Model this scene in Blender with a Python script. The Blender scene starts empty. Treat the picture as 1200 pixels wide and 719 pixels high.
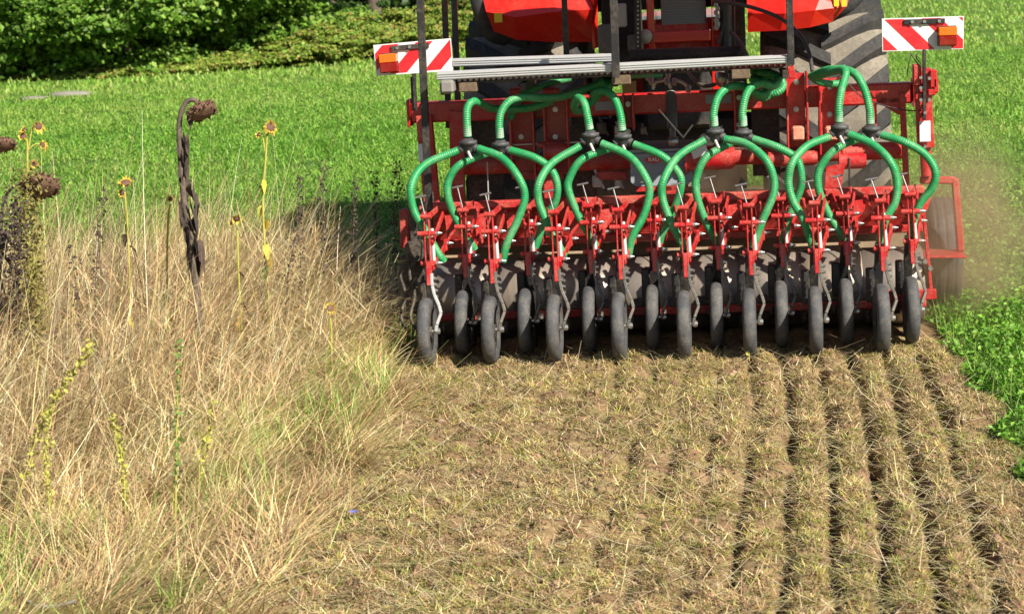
import bpy, math, random
import numpy as np
from mathutils import Vector, Matrix

random.seed(7)
rng = np.random.default_rng(11)
D = bpy.data
SC = bpy.context.scene
COL = SC.collection

# ------------------------------------------------------------------ camera
F_PX, PITCH, YAW, ROLL = 2430.6, 0.16699, 0.10962, -0.0485
CAM = Vector((0.4005, -11.8165, 2.3309))
fw = Vector((-math.sin(YAW) * math.cos(PITCH), math.cos(YAW) * math.cos(PITCH), -math.sin(PITCH)))
rt0 = Vector((math.cos(YAW), math.sin(YAW), 0))
up0 = rt0.cross(fw)
rt = rt0 * math.cos(ROLL) + up0 * math.sin(ROLL)
up = -rt0 * math.sin(ROLL) + up0 * math.cos(ROLL)
cd = D.cameras.new('camera')
cam = D.objects.new('camera', cd)
COL.objects.link(cam)
M3 = Matrix((rt, up, -fw)).transposed()
cam.matrix_world = Matrix.Translation(CAM) @ M3.to_4x4()
cd.sensor_width = 36
cd.sensor_fit = 'HORIZONTAL'
cd.lens = F_PX / 1200 * 36
cd.clip_start = 0.1
cd.clip_end = 3000
cd.dof.use_dof = True
cd.dof.focus_distance = 11.6
cd.dof.aperture_fstop = 6.3
SC.camera = cam


def at(px, py, Y):
    """point of the world plane y = Y that the photograph shows at (px, py)"""
    d = rt * (px - 600) / F_PX - up * (py - 359.5) / F_PX + fw
    t = (Y - CAM.y) / d.y
    return CAM + d * t


def on_ground(px, py, z=0):
    d = rt * (px - 600) / F_PX - up * (py - 359.5) / F_PX + fw
    return CAM + d * ((z - CAM.z) / d.z)


# ------------------------------------------------------------------ light
SUN_AZ, SUN_EL = math.radians(44), math.radians(37)   # from behind the camera, to its right
w = D.worlds.new('World')
SC.world = w
w.use_nodes = True
nt = w.node_tree
sky = nt.nodes.new('ShaderNodeTexSky')
sky.sky_type = 'NISHITA'
sky.sun_disc = False
sky.sun_elevation = SUN_EL
sky.sun_rotation = math.pi - SUN_AZ
sky.dust_density = 1.0
sky.altitude = 300
nt.nodes['Background'].inputs[1].default_value = 0.05
nt.links.new(sky.outputs[0], nt.nodes['Background'].inputs[0])
sd = D.lights.new('sun', 'SUN')
sd.energy = 5.0
sd.angle = math.radians(0.53)
sd.color = (1.0, 0.92, 0.78)
so = D.objects.new('sun', sd)
COL.objects.link(so)
SUNV = Vector((math.sin(SUN_AZ) * math.cos(SUN_EL), -math.cos(SUN_AZ) * math.cos(SUN_EL), math.sin(SUN_EL)))
so.rotation_euler = SUNV.to_track_quat('Z', 'Y').to_euler()
so.location = SUNV * 40
SC.view_settings.view_transform = 'Standard'
SC.view_settings.look = 'None'
SC.view_settings.gamma = 1
SC.view_settings.exposure = 0.8
SC.view_settings.use_curve_mapping = False
SC.cycles.use_denoising = True
SC.cycles.max_bounces = 6
SC.cycles.diffuse_bounces = 2
SC.cycles.glossy_bounces = 3
SC.cycles.transmission_bounces = 4
SC.cycles.volume_bounces = 1
SC.cycles.transparent_max_bounces = 6


# ------------------------------------------------------------------ materials
def new_mat(name):
    m = D.materials.new(name)
    m.use_nodes = True
    n = m.node_tree
    for x in list(n.nodes):
        n.nodes.remove(x)
    out = n.nodes.new('ShaderNodeOutputMaterial')
    return m, n, out


def ramp(n, fac, stops):
    r = n.nodes.new('ShaderNodeValToRGB')
    e = r.color_ramp.elements
    while len(e) > 1:
        e.remove(e[-1])
    e[0].position = stops[0][0]
    e[0].color = (*stops[0][1], 1)
    for p, c in stops[1:]:
        k = e.new(p)
        k.color = (*c, 1)
    n.links.new(fac, r.inputs[0])
    return r.outputs[0]


def noise(n, scale, detail=4, rough=0.6, vec=None, dist=0.0):
    t = n.nodes.new('ShaderNodeTexNoise')
    t.inputs['Scale'].default_value = scale
    t.inputs['Detail'].default_value = detail
    t.inputs['Roughness'].default_value = rough
    t.inputs['Distortion'].default_value = dist
    if vec is not None:
        n.links.new(vec, t.inputs['Vector'])
    return t.outputs[0]


def coords(n, kind='Object', scale=None):
    tc = n.nodes.new('ShaderNodeTexCoord')
    o = tc.outputs[kind]
    if scale:
        mp = n.nodes.new('ShaderNodeMapping')
        mp.inputs['Scale'].default_value = scale
        n.links.new(o, mp.inputs[0])
        o = mp.outputs[0]
    return o


def mix(n, fac, a, b):
    m = n.nodes.new('ShaderNodeMix')
    m.data_type = 'RGBA'
    for sock, v in ((m.inputs[0], fac), (m.inputs[6], a), (m.inputs[7], b)):
        if isinstance(v, (int, float)):
            sock.default_value = v
        elif isinstance(v, tuple):
            sock.default_value = (*v, 1)
        else:
            n.links.new(v, sock)
    return m.outputs[2]


def paint(name, col, dirt=(0.30, 0.22, 0.14), amount=0.5, rough=0.35, metal=0.0, scale=6, bump=0.15, coat=0.0, var=0.12, stretch=None):
    """painted or bare surface with dust lying in blotches and small scuffs"""
    m, n, out = new_mat(name)
    b = n.nodes.new('ShaderNodeBsdfPrincipled')
    v = coords(n, 'Object', stretch)
    oi = n.nodes.new('ShaderNodeObjectInfo')
    sc_ = n.nodes.new('ShaderNodeVectorMath')
    sc_.operation = 'MULTIPLY_ADD'
    n.links.new(oi.outputs['Random'], sc_.inputs[0])
    sc_.inputs[1].default_value = (31, 17, 23)
    n.links.new(v, sc_.inputs[2])
    v = sc_.outputs[0]
    big = noise(n, scale, 5, 0.65, v)
    fine = noise(n, scale * 9, 3, 0.7, v)
    dark = tuple(c * (1 - var * 1.6) for c in col)
    base = mix(n, big, dark, col)
    mm = n.nodes.new('ShaderNodeMath')
    mm.operation = 'MULTIPLY'
    n.links.new(big, mm.inputs[0])
    n.links.new(fine, mm.inputs[1])
    mr = n.nodes.new('ShaderNodeMapRange')
    mr.inputs[1].default_value = 0.20
    mr.inputs[2].default_value = 0.46
    mr.inputs[3].default_value = 0.0
    mr.inputs[4].default_value = amount
    n.links.new(mm.outputs[0], mr.inputs[0])
    c = mix(n, mr.outputs[0], base, dirt)
    n.links.new(c, b.inputs['Base Color'])
    rr = n.nodes.new('ShaderNodeMapRange')
    rr.inputs[3].default_value = rough
    rr.inputs[4].default_value = min(1, rough + 0.35)
    n.links.new(mr.outputs[0], rr.inputs[0])
    n.links.new(rr.outputs[0], b.inputs['Roughness'])
    b.inputs['Metallic'].default_value = metal
    if coat:
        b.inputs['Coat Weight'].default_value = coat
    bp = n.nodes.new('ShaderNodeBump')
    bp.inputs['Strength'].default_value = bump
    bp.inputs['Distance'].default_value = 0.004
    n.links.new(fine, bp.inputs['Height'])
    n.links.new(bp.outputs[0], b.inputs['Normal'])
    n.links.new(b.outputs[0], out.inputs[0])
    return m


def plant_mat(name, trans=0.35, rough=0.6, spec=0.25):
    """reads each blade's or leaf's own colour from the mesh"""
    m, n, out = new_mat(name)
    a = n.nodes.new('ShaderNodeAttribute')
    a.attribute_name = 'col'
    b = n.nodes.new('ShaderNodeBsdfPrincipled')
    b.inputs['Roughness'].default_value = rough
    b.inputs['Specular IOR Level'].default_value = spec
    n.links.new(a.outputs[0], b.inputs['Base Color'])
    if trans:
        t = n.nodes.new('ShaderNodeBsdfTranslucent')
        n.links.new(a.outputs[0], t.inputs[0])
        ms = n.nodes.new('ShaderNodeMixShader')
        ms.inputs[0].default_value = trans
        n.links.new(b.outputs[0], ms.inputs[1])
        n.links.new(t.outputs[0], ms.inputs[2])
        n.links.new(ms.outputs[0], out.inputs[0])
    else:
        n.links.new(b.outputs[0], out.inputs[0])
    return m


DUST = (0.36, 0.27, 0.18)
RED = paint('red_paint', (0.52, 0.013, 0.018), (.40, .24, .17), 0.55, 0.35, scale=8, coat=0.2, var=.2)
RED_DUSTY = paint('dusty_red_paint', (0.50, 0.022, 0.022), DUST, 0.8, 0.5, scale=9)
TRACTOR_RED = paint('tractor_red_paint', (0.78, 0.022, 0.012), DUST, 0.12, 0.25, scale=3, coat=0.6, bump=0.03)
BLACK = paint('black_paint', (0.018, 0.019, 0.022), DUST, 0.25, 0.45)
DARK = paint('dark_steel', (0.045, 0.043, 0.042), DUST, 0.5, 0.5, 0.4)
STEEL = paint('bright_steel', (0.52, 0.52, 0.52), DUST, 0.35, 0.35, 0.85, bump=0.1)
GALV = paint('galvanised_steel', (0.55, 0.54, 0.52), DUST, 0.35, 0.5, 0.35)
ALU = paint('aluminium', (0.66, 0.67, 0.68), DUST, 0.2, 0.42, 0.55)
ROLLER = paint('roller_steel', (0.34, 0.30, 0.27), (0.42, 0.31, 0.20), 0.95, 0.34, 0.45, scale=1.0, bump=.03, stretch=(9, .8, .8))
BRACKET = paint('dull_bracket_steel', (0.17, 0.17, 0.155), DUST, 0.5, 0.45, 0.4)
RUBBER = paint('grey_rubber', (0.058, 0.061, 0.069), (0.22, 0.20, 0.17), 0.7, 0.7, scale=14, bump=.4)
RIMDARK = paint('dark_rim', (0.035, 0.035, 0.036), DUST, 0.5, 0.6)
LUG = paint('tyre_lug_rubber', (0.030, 0.030, 0.032), (0.30, 0.26, 0.20), 0.18, 0.8, scale=5)
CARCASS = paint('dusty_tyre_rubber', (0.18, 0.16, 0.13), (0.31, 0.275, 0.215), 0.88, 0.9, scale=4)
HOSE = paint('green_hose', (0.018, 0.33, 0.105), (0.34, 0.40, 0.28), 0.42, 0.40, scale=5, bump=0.0, var=.2)
HOSE_DARK = paint('dark_green_hose', (0.008, 0.16, 0.05), (0.2, 0.25, 0.18), 0.3, 0.5)
HOSE_END = paint('dusty_clear_hose', (0.30, 0.42, 0.34), (0.50, 0.47, 0.38), 0.7, 0.5)
COUPLE = paint('black_rubber_coupling', (0.045, 0.048, 0.055), (0.24, 0.22, 0.2), 0.55, 0.55, scale=14)
WHITE = paint('white_sheeting', (0.80, 0.81, 0.82), DUST, 0.12, 0.35)
BOARD_RED = paint('red_sheeting', (0.72, 0.02, 0.03), DUST, 0.1, 0.35)
AMBER = paint('amber_lens', (0.90, 0.16, 0.01), DUST, 0.1, 0.15, coat=0.6)
LENS_RED = paint('dark_red_lens', (0.25, 0.004, 0.006), DUST, 0.1, 0.12, coat=0.6)
GREYPL = paint('grey_plate', (0.30, 0.34, 0.40), DUST, 0.3, 0.4)
LABELW = paint('label_white', (0.76, 0.77, 0.80), DUST, 0.1, 0.5)
PEACH = paint('sunlit_block', (0.62, 0.22, 0.14), (0.6, 0.42, 0.3), 0.8, 0.7)  # red block with sun on its top painted in
YELLOWST = paint('yellow_sticker', (0.80, 0.58, 0.02), DUST, 0.05, 0.5)
FRESH = plant_mat('green_leaf', 0.4, 0.5, 0.4)
STRAWM = plant_mat('straw_blade', 0.12, 0.5, 0.45)
BARK = paint('bark', (0.10, 0.075, 0.055), (0.22, 0.2, 0.17), 0.6, 0.9, scale=8, bump=1.0)
WITHER = plant_mat('withered_plant', 0.12, 0.8, 0.15)


# ------------------------------------------------------------------ mesh builder
class MB:
    def __init__(s):
        s.v, s.f, s.mi, s.sm = [], [], [], []

    def add(s, vs, fs, mi=0, smooth=False):
        o = len(s.v)
        s.v += [tuple(p) for p in vs]
        s.f += [tuple(i + o for i in f) for f in fs]
        s.mi += [mi] * len(fs)
        s.sm += [smooth] * len(fs)
        return s

    def box(s, c, size, rot=None, mi=0, bev=0.003):
        """bevelled box"""
        hx, hy, hz = [q / 2 for q in size]
        b = min(bev, hx * .45, hy * .45, hz * .45)
        R = rot if rot is not None else Matrix.Identity(3)
        c = Vector(c)
        vs, idx = [], {}
        for i, sx in enumerate((-1, 1)):
            for j, sy in enumerate((-1, 1)):
                for k, sz in enumerate((-1, 1)):
                    for a in range(3):
                        p = Vector((sx * (hx - (b if a != 0 else 0)), sy * (hy - (b if a != 1 else 0)), sz * (hz - (b if a != 2 else 0))))
                        idx[(i, j, k, a)] = len(vs)
                        vs.append(c + R @ p)
        fs = []
        g = lambda i, j, k, a: idx[(i, j, k, a)]
        for i in (0, 1):
            q = [g(i, 0, 0, 0), g(i, 1, 0, 0), g(i, 1, 1, 0), g(i, 0, 1, 0)]
            fs.append(q if i else q[::-1])
            q = [g(0, i, 0, 1), g(1, i, 0, 1), g(1, i, 1, 1), g(0, i, 1, 1)]
            fs.append(q[::-1] if i else q)
            q = [g(0, 0, i, 2), g(1, 0, i, 2), g(1, 1, i, 2), g(0, 1, i, 2)]
            fs.append(q if i else q[::-1])
        for i in (0, 1):
            for j in (0, 1):
                fs.append([g(i, j, 0, 0), g(i, j, 0, 1), g(i, j, 1, 1), g(i, j, 1, 0)])
                fs.append([g(i, 0, j, 0), g(i, 0, j, 2), g(i, 1, j, 2), g(i, 1, j, 0)])
                fs.append([g(0, i, j, 1), g(0, i, j, 2), g(1, i, j, 2), g(1, i, j, 1)])
        for i in (0, 1):
            for j in (0, 1):
                for k in (0, 1):
                    fs.append([g(i, j, k, a) for a in range(3)])
        return s.add(vs, fs, mi)

    def bar(s, p, q, w, h, mi=0, upv=(0, 0, 1), bev=0.003):
        """box from p to q, w across, h along upv"""
        p, q = Vector(p), Vector(q)
        d = q - p
        L = d.length
        d.normalize()
        u = Vector(upv)
        if abs(d.dot(u)) > .98:
            u = Vector((0, 1, 0))
        x = d.cross(u).normalized()
        u = x.cross(d)
        R = Matrix((x, d, u)).transposed()
        return s.box((p + q) / 2, (w, L, h), R, mi, bev)

    def cyl(s, p, q, r, r2=None, seg=12, mi=0, cap=True):
        p, q = Vector(p), Vector(q)
        r2 = r if r2 is None else r2
        d = (q - p).normalized()
        a = d.orthogonal().normalized()
        b = d.cross(a)
        vs = []
        for c, rr in ((p, r), (q, r2)):
            for i in range(seg):
                t = 2 * math.pi * i / seg
                vs.append(c + (a * math.cos(t) + b * math.sin(t)) * rr)
        fs = [(i, (i + 1) % seg, seg + (i + 1) % seg, seg + i) for i in range(seg)]
        s.add(vs, fs, mi, True)
        if cap:
            s.add(vs[:seg], [tuple(range(seg))[::-1]], mi)
            s.add(vs[seg:], [tuple(range(seg))], mi)
        return s

    def tube(s, pts, r, seg=8, mi=0, cap=True, pitch=None, amp=0.12):
        pts = [Vector(p) for p in pts]
        n = len(pts)
        rad = r if isinstance(r, (list, tuple)) else [r] * n
        t0 = (pts[1] - pts[0]).normalized()
        a = t0.orthogonal().normalized()
        vs = []
        for i, p in enumerate(pts):
            t = (pts[min(i + 1, n - 1)] - pts[max(i - 1, 0)]).normalized()
            a = (a - t * a.dot(t)).normalized()
            b = t.cross(a)
            for k in range(seg):
                th = 2 * math.pi * k / seg
                vs.append(p + (a * math.cos(th) + b * math.sin(th)) * rad[i])
        fs = [(i * seg + k, i * seg + (k + 1) % seg, (i + 1) * seg + (k + 1) % seg, (i + 1) * seg + k) for i in range(n - 1) for k in range(seg)]
        s.add(vs, fs, mi, True)
        if cap:
            s.add(vs[:seg], [tuple(range(seg))[::-1]], mi)
            s.add(vs[-seg:], [tuple(range(seg))], mi)
        return s

    def lathe(s, prof, c, axis=(1, 0, 0), seg=32, mi=0, smooth=True):
        """profile [(along axis, radius)] about an axis through c"""
        c, ax = Vector(c), Vector(axis).normalized()
        a = ax.orthogonal().normalized()
        b = ax.cross(a)
        m = len(prof)
        vs = []
        for i in range(seg):
            t = 2 * math.pi * i / seg
            d = a * math.cos(t) + b * math.sin(t)
            for h, r in prof:
                vs.append(c + ax * h + d * r)
        fs = [(i * m + j, ((i + 1) % seg) * m + j, ((i + 1) % seg) * m + j + 1, i * m + j + 1) for i in range(seg) for j in range(m - 1)]
        return s.add(vs, fs, mi, smooth)

    def plate(s, poly, th, nrm, mi=0):
        """flat outline (list of points) given thickness along nrm"""
        nv = Vector(nrm).normalized() * th / 2
        P = [Vector(p) for p in poly]
        k = len(P)
        vs = [p - nv for p in P] + [p + nv for p in P]
        fs = [tuple(range(k))[::-1], tuple(range(k, 2 * k))] + [(i, (i + 1) % k, k + (i + 1) % k, k + i) for i in range(k)]
        return s.add(vs, fs, mi)

    def build(s, name, mats, parent=None):
        me = D.meshes.new(name)
        me.from_pydata(s.v, [], s.f)
        for m in (mats if isinstance(mats, (list, tuple)) else [mats]):
            me.materials.append(m)
        me.polygons.foreach_set('material_index', s.mi)
        me.polygons.foreach_set('use_smooth', s.sm)
        me.update()
        o = D.objects.new(name, me)
        COL.objects.link(o)
        if parent is not None:
            o.parent = parent
            o.location = -Vector(parent.get('_o', (0, 0, 0)))
        return o


def curve(pts, step=0.02):
    """Catmull-Rom through the points, evenly resampled"""
    P = [Vector(p) for p in pts]
    P = [P[0] * 2 - P[1]] + P + [P[-1] * 2 - P[-2]]
    out = []
    for i in range(1, len(P) - 2):
        a, b, c, d = P[i - 1], P[i], P[i + 1], P[i + 2]
        for k in range(24):
            t = k / 24
            out.append(.5 * ((2 * b) + (c - a) * t + (2 * a - 5 * b + 4 * c - d) * t * t + (3 * b - a - 3 * c + d) * t ** 3))
    out.append(P[-2])
    res, acc = [out[0]], 0
    for p, q in zip(out, out[1:]):
        L = (q - p).length
        while L > 1e-9 and acc + L >= step:
            u = (step - acc) / L
            p = p + (q - p) * u
            res.append(p.copy())
            L = (q - p).length
            acc = 0
        acc += L
    if (res[-1] - out[-1]).length > step * .3:
        res.append(out[-1])
    return res


def thing(name, label, cat, loc=(0, 0, 0), group=None):
    o = D.objects.new(name, None)
    COL.objects.link(o)
    o.empty_display_size = 0.1
    o.location = loc
    o['_o'] = tuple(loc)
    o['label'] = label
    o['category'] = cat
    if group:
        o['group'] = group
    return o


def tag(o, label=None, cat=None, group=None, kind=None):
    for k, v in (('label', label), ('category', cat), ('group', group), ('kind', kind)):
        if v:
            o[k] = v
    return o


def np_mesh(name, V, F, C, mat, parent=None, smooth=False):
    """fast mesh: V (n,3), F (m,k) quads or triangles, C (n,3) colours"""
    me = D.meshes.new(name)
    k = F.shape[1]
    me.vertices.add(len(V))
    me.vertices.foreach_set('co', np.ascontiguousarray(V, dtype=np.float32).ravel())
    me.loops.add(F.size)
    me.loops.foreach_set('vertex_index', F.ravel().astype(np.int32))
    me.polygons.add(len(F))
    me.polygons.foreach_set('loop_start', np.arange(0, F.size, k, dtype=np.int32))
    if smooth:
        me.polygons.foreach_set('use_smooth', np.ones(len(F), dtype=bool))
    if C is not None:
        ca = me.color_attributes.new('col', 'FLOAT_COLOR', 'POINT')
        ca.data.foreach_set('color', np.concatenate([C, np.ones((len(C), 1))], 1).astype(np.float32).ravel())
    me.update(calc_edges=True)
    me.materials.append(mat)
    o = D.objects.new(name, me)
    COL.objects.link(o)
    if parent is not None:
        o.parent = parent
        o.location = -Vector(parent.get('_o', (0, 0, 0)))
    return o


def blades(base, az, length, width, lean0, bend, color, nseg=3, tip=0.15):
    """bundle of curved blades: base (n,3); az heading of the lean; lean0 start tilt from upright; bend extra tilt to the tip"""
    n = len(base)
    P = base.copy()
    dx, dy = np.cos(az), np.sin(az)
    sx, sy = -dy, dx
    tw = rng.uniform(-.9, .9, n)      # blade faces turned at random
    cx, cy = sx * np.cos(tw) + dx * np.sin(tw), sy * np.cos(tw) + dy * np.sin(tw)
    V = np.zeros((n, nseg + 1, 2, 3))
    for i in range(nseg + 1):
        t = i / nseg
        w = width * (1 - (1 - tip) * t ** 1.5) / 2
        V[:, i, 0] = P - np.stack([cx * w, cy * w, 0 * w], 1)
        V[:, i, 1] = P + np.stack([cx * w, cy * w, 0 * w], 1)
        th = lean0 + bend * (t + .5 / nseg)
        st = length / nseg
        P = P + np.stack([dx * np.sin(th) * st, dy * np.sin(th) * st, np.cos(th) * st], 1)
    q = np.arange(nseg)[None, :] * 2 + np.arange(n)[:, None] * (nseg + 1) * 2
    F = np.stack([q, q + 1, q + 3, q + 2], -1).reshape(-1, 4)
    C = np.repeat(color[:, None, :], (nseg + 1) * 2, 1).reshape(-1, 3)
    return V.reshape(-1, 3), F, C


def leaves(pos, size, aspect, nrm, color, fold=0.25):
    """leaf-shaped pairs of triangles: kite of 4 points folded on its midrib"""
    n = len(pos)
    nr = nrm / np.linalg.norm(nrm, axis=1, keepdims=True)
    r = rng.normal(size=(n, 3))
    a = np.cross(nr, r)
    a /= np.linalg.norm(a, axis=1, keepdims=True)
    b = np.cross(nr, a)
    s = size[:, None]
    V = np.stack([pos - a * s * .5, pos + b * s * aspect * .5 + nr * s * fold * .3 + a * s * .03, pos + a * s * .5 - nr * s * .12, pos - b * s * aspect * .5 + nr * s * fold * .3 + a * s * .03], 1)
    q = np.arange(n)[:, None] * 4
    F = np.concatenate([q + [0, 1, 2], q + [0, 2, 3]], 0)
    return V.reshape(-1, 3), F, np.repeat(color, 4, 0)


def join(parts):
    o, V, F, C = 0, [], [], []
    for v, f, c in parts:
        V.append(v)
        F.append(f + o)
        C.append(c)
        o += len(v)
    return np.concatenate(V), np.concatenate(F), np.concatenate(C)


def pick(cols, n, var=0.18, p=None):
    cols = np.array(cols)
    c = cols[rng.choice(len(cols), n, p=p)]
    return np.clip(c * (1 + rng.normal(0, var, (n, 1))) * (1 + rng.normal(0, .05, (n, 3))), .004, .9)


def vnoise(x, y, s, seed=0):
    """smooth value noise, 0..1"""
    x, y = np.asarray(x) / s, np.asarray(y) / s
    xi, yi = np.floor(x).astype(int), np.floor(y).astype(int)
    fx, fy = x - xi, y - yi
    fx, fy = fx * fx * (3 - 2 * fx), fy * fy * (3 - 2 * fy)
    h = lambda a, b: (np.sin((a * 127.1 + b * 311.7 + seed * 74.7)) * 43758.5453) % 1.0
    return (h(xi, yi) * (1 - fx) + h(xi + 1, yi) * fx) * (1 - fy) + (h(xi, yi + 1) * (1 - fx) + h(xi + 1, yi + 1) * fx) * fy

# ================================================================== THE SEED DRILL
drill = thing('seed_drill', 'red tractor-mounted seed drill with green corrugated hoses and a row of press wheels', 'seed drill', (0, 0.8, 0))
X = Vector((1, 0, 0))


def pbar(name, p, q, w, h, mat, parent=drill, Y=1.0, Y2=None, upv=(0, 0, 1), bev=.004):
    """straight bar between two photo points lying in planes Y, Y2"""
    return MB().bar(at(*p, Y), at(*q, Y2 if Y2 is not None else Y), w, h, 0, upv, bev).build(name, mat, parent)


# --- main toolbar and uprights
zb = 1.39
mb = MB().box((-0.05, 1.2, zb), (3.12, .13, .13), None, 0, .012)
for sx in (-1.62, 1.52):
    mb.box((sx, 1.2, zb), (.018, .17, .17))
toolbar = mb.build('toolbar', RED, drill)
for p in ((712, 124), (842, 116)):
    c = at(*p, 1.13)
    MB().box((c.x, 1.131, c.z), (.16, .004, .055), None, 0, .001).build('label_plate', GREYPL, toolbar)

# linkage brackets: U-shaped red uprights in pairs with bolt heads and blocks below, sunlight painted into their peach colour
def bracket(px, py0, py1, wpx, m=RED):
    a, b = at(px, py0, 1.06), at(px, py1, 1.06)
    wd = wpx / 195
    g = MB()
    g.box(((a.x + b.x) / 2, 1.10, (a.z + b.z) / 2), (wd - .02, .012, a.z - b.z))
    for s in (-1, 1):
        g.box((a.x + s * (wd / 2 - .006), 1.045, (a.z + b.z) / 2), (.012, .13, a.z - b.z + .02))
    o = g.build('linkage_bracket', m, drill)
    for q in (py0 + 10, py0 + 42):
        c = at(px, q, 1.09)
        MB().cyl((c.x, 1.094, c.z), (c.x, 1.07, c.z), .017, seg=12).cyl((c.x, 1.07, c.z), (c.x, 1.055, c.z), .010, seg=8).build('bolt', STEEL, o)
    return o


for px, y0, y1, wp, blk in ((933, 86, 172, 26, 147), (972, 92, 178, 28, 147), (611, 118, 205, 30, 0), (651, 118, 205, 30, 0), (866, 104, 150, 14, 0), (736, 112, 150, 14, 0)):
    o = bracket(px, y0, y1, wp)
    if blk:
        c = at(px + 2, blk + 9, 1.0)
        MB().box((c.x, 1.0, c.z), (.075, .09, .085), None, 0, .01).build('spacer_block', PEACH, drill)

# lower cross tubes in front of the tractor wheels
MB().cyl((-1.3, 1.25, 1.03), (1.45, 1.25, 1.03), .055, seg=16).build('cross_tube', RED_DUSTY, drill)
g = MB()
g.box((0.02, 1.15, .66), (2.95, .10, .10), None, 0, .01)
g.build('lower_beam', RED_DUSTY, drill)
# lit red stub tubes with flanges
for px0, px1, py, r, m in ((805, 858, 186, .075, RED), (640, 662, 178, .055, RED), (985, 1012, 189, .05, RED), (900, 955, 187, .045, RED_DUSTY)):
    a, b = at(px0, py, 1.0), at(px1, py, 1.0)
    MB().cyl((a.x, 1.0, a.z), (b.x, 1.0, a.z), r, seg=18).cyl((a.x - .012, 1.0, a.z), (a.x, 1.0, a.z), r + .02, seg=18).cyl((b.x, 1.0, a.z), (b.x + .015, 1.0, a.z), r * .85, seg=18).build('stub_tube', m, drill)
c = at(820, 180, .93)
MB().box((c.x, .928, c.z + .01), (.10, .006, .055), Matrix.Rotation(-.35, 3, 'Y'), 0, .001).build('white_decal', WHITE, drill)

# sloping red plates and arms between the toolbar and the seeding bar
def arm(name, pts, Y, th, mat, depth=.012):
    P = [at(x, y, Y) for x, y in pts]
    return MB().plate(P, depth, (0, 1, 0)).build(name, mat, drill)


arm('side_arm', [(968, 196), (990, 190), (984, 232), (962, 250), (966, 222)], .95, 0, RED, .05)
arm('side_arm', [(776, 190), (788, 188), (798, 235), (783, 240)], 1.02, 0, RED, .05)
arm('gusset', [(1018, 113), (1060, 116), (1062, 138), (1048, 132)], 1.14, 0, RED, .01)
pbar('upright', (1021, 116), (1022, 155), .06, .05, RED, Y=1.14, upv=(0, 1, 0))
pbar('upright', (1057, 108), (1063, 230), .035, .05, RED_DUSTY, Y=1.14, upv=(0, 1, 0))
pbar('upright', (645, 188), (640, 240), .07, .05, RED, Y=1.02, upv=(0, 1, 0))
pbar('upright', (535, 130), (537, 240), .09, .05, RED_DUSTY, Y=1.14, upv=(0, 1, 0))
pbar('upright', (497, 135), (512, 300), .10, .06, RED_DUSTY, Y=1.1, upv=(0, 1, 0))
for a, b in (((600, 205), (660, 205)), ((700, 205), (735, 206))):
    pbar('brace', a, b, .05, .05, RED_DUSTY, Y=1.1)

# --- the drawn plate with the maker's oval
a, b = at(738, 176, 1.0), at(812, 216, 1.0)
g = MB()
cx, cz, hw, hh, bv = (a.x + b.x) / 2, (a.z + b.z) / 2, (b.x - a.x) / 2, (a.z - b.z) / 2, .03
g.plate([(cx - hw, 1, cz + hh), (cx + hw, 1, cz + hh), (cx + hw, 1, cz - hh + bv), (cx + hw - bv, 1, cz - hh), (cx - hw + bv, 1, cz - hh), (cx - hw, 1, cz - hh + bv)], .012, (0, 1, 0))
mp = g.build('maker_plate', GREYPL, drill)
g = MB()
for k in range(3):
    g.box((cx, .991, cz + hh - .05 - k * .05), (hw * 1.8, .005, .004), None, 0, .001)
g.build('plate_ridge', GREYPL, mp)
c = at(766, 187, .985)
MB().plate([(c.x + .052 * math.cos(t / 24 * 6.2832), .985, c.z + .021 * math.sin(t / 24 * 6.2832)) for t in range(24)], .006, (0, 1, 0)).build('oval_badge', BOARD_RED, mp)


def lettering(txt, size, loc, mat, parent, name='lettering', rot=None):
    cu = D.curves.new('t', 'FONT')
    cu.body = txt
    cu.size = size
    cu.extrude = .0012
    cu.align_x = 'CENTER'
    cu.align_y = 'CENTER'
    cu.offset = size * .02
    t = D.objects.new('t', cu)
    COL.objects.link(t)
    me = D.meshes.new_from_object(t)
    D.objects.remove(t)
    me.materials.clear()
    me.materials.append(mat)
    o = D.objects.new(name, me)
    COL.objects.link(o)
    o.rotation_euler = rot or (math.pi / 2, 0, 0)
    o.parent = parent
    o.location = Vector(loc) - Vector(parent['_w'] if '_w' in parent else (0, 0, 0))
    return o


lettering('RAU', .034, (c.x, .980, c.z), WHITE, mp)
MB().box((cx, 1.02, cz - hh - .02), (hw * 1.7, .05, .03)).build('plate_rail', RED, drill)
# yellowish gearbox fittings and clutter behind the plate
GB = paint('gearbox_grey', (0.16, 0.15, 0.13), DUST, 0.7, 0.6)
g = MB()
g.box((-.02, 1.45, .95), (.42, .3, .34), None, 0, .04)
g.cyl((-.02, 1.3, .98), (-.02, 1.12, .98), .09, seg=18)
g.cyl((-.28, 1.4, 1.0), (-.42, 1.4, 1.0), .07, seg=16)
g.build('gearbox', GB, drill)
for px, py, s in ((705, 150, .05), (724, 152, .035), (868, 146, .04), (754, 153, .03), (700, 212, .05), (725, 214, .04), (742, 232, .03), (630, 208, .03), (905, 228, .035), (870, 215, .03)):
    c = at(px, py, 1.12)
    g = MB()
    g.box(c, (s * 1.2, .05, s * 1.5), None, 0, .006)
    g.cyl(c + Vector((0, -.02, s * .2)), c + Vector((0, -.06, s * .2)), s * .35, seg=10)
    g.cyl(c + Vector((s * .8, 0, -s)), c + Vector((-s * .3, 0, s * 1.4)), s * .18, seg=8)
    g.build('valve_fitting', random.choice((GALV, DARK, GB)), drill)

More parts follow.
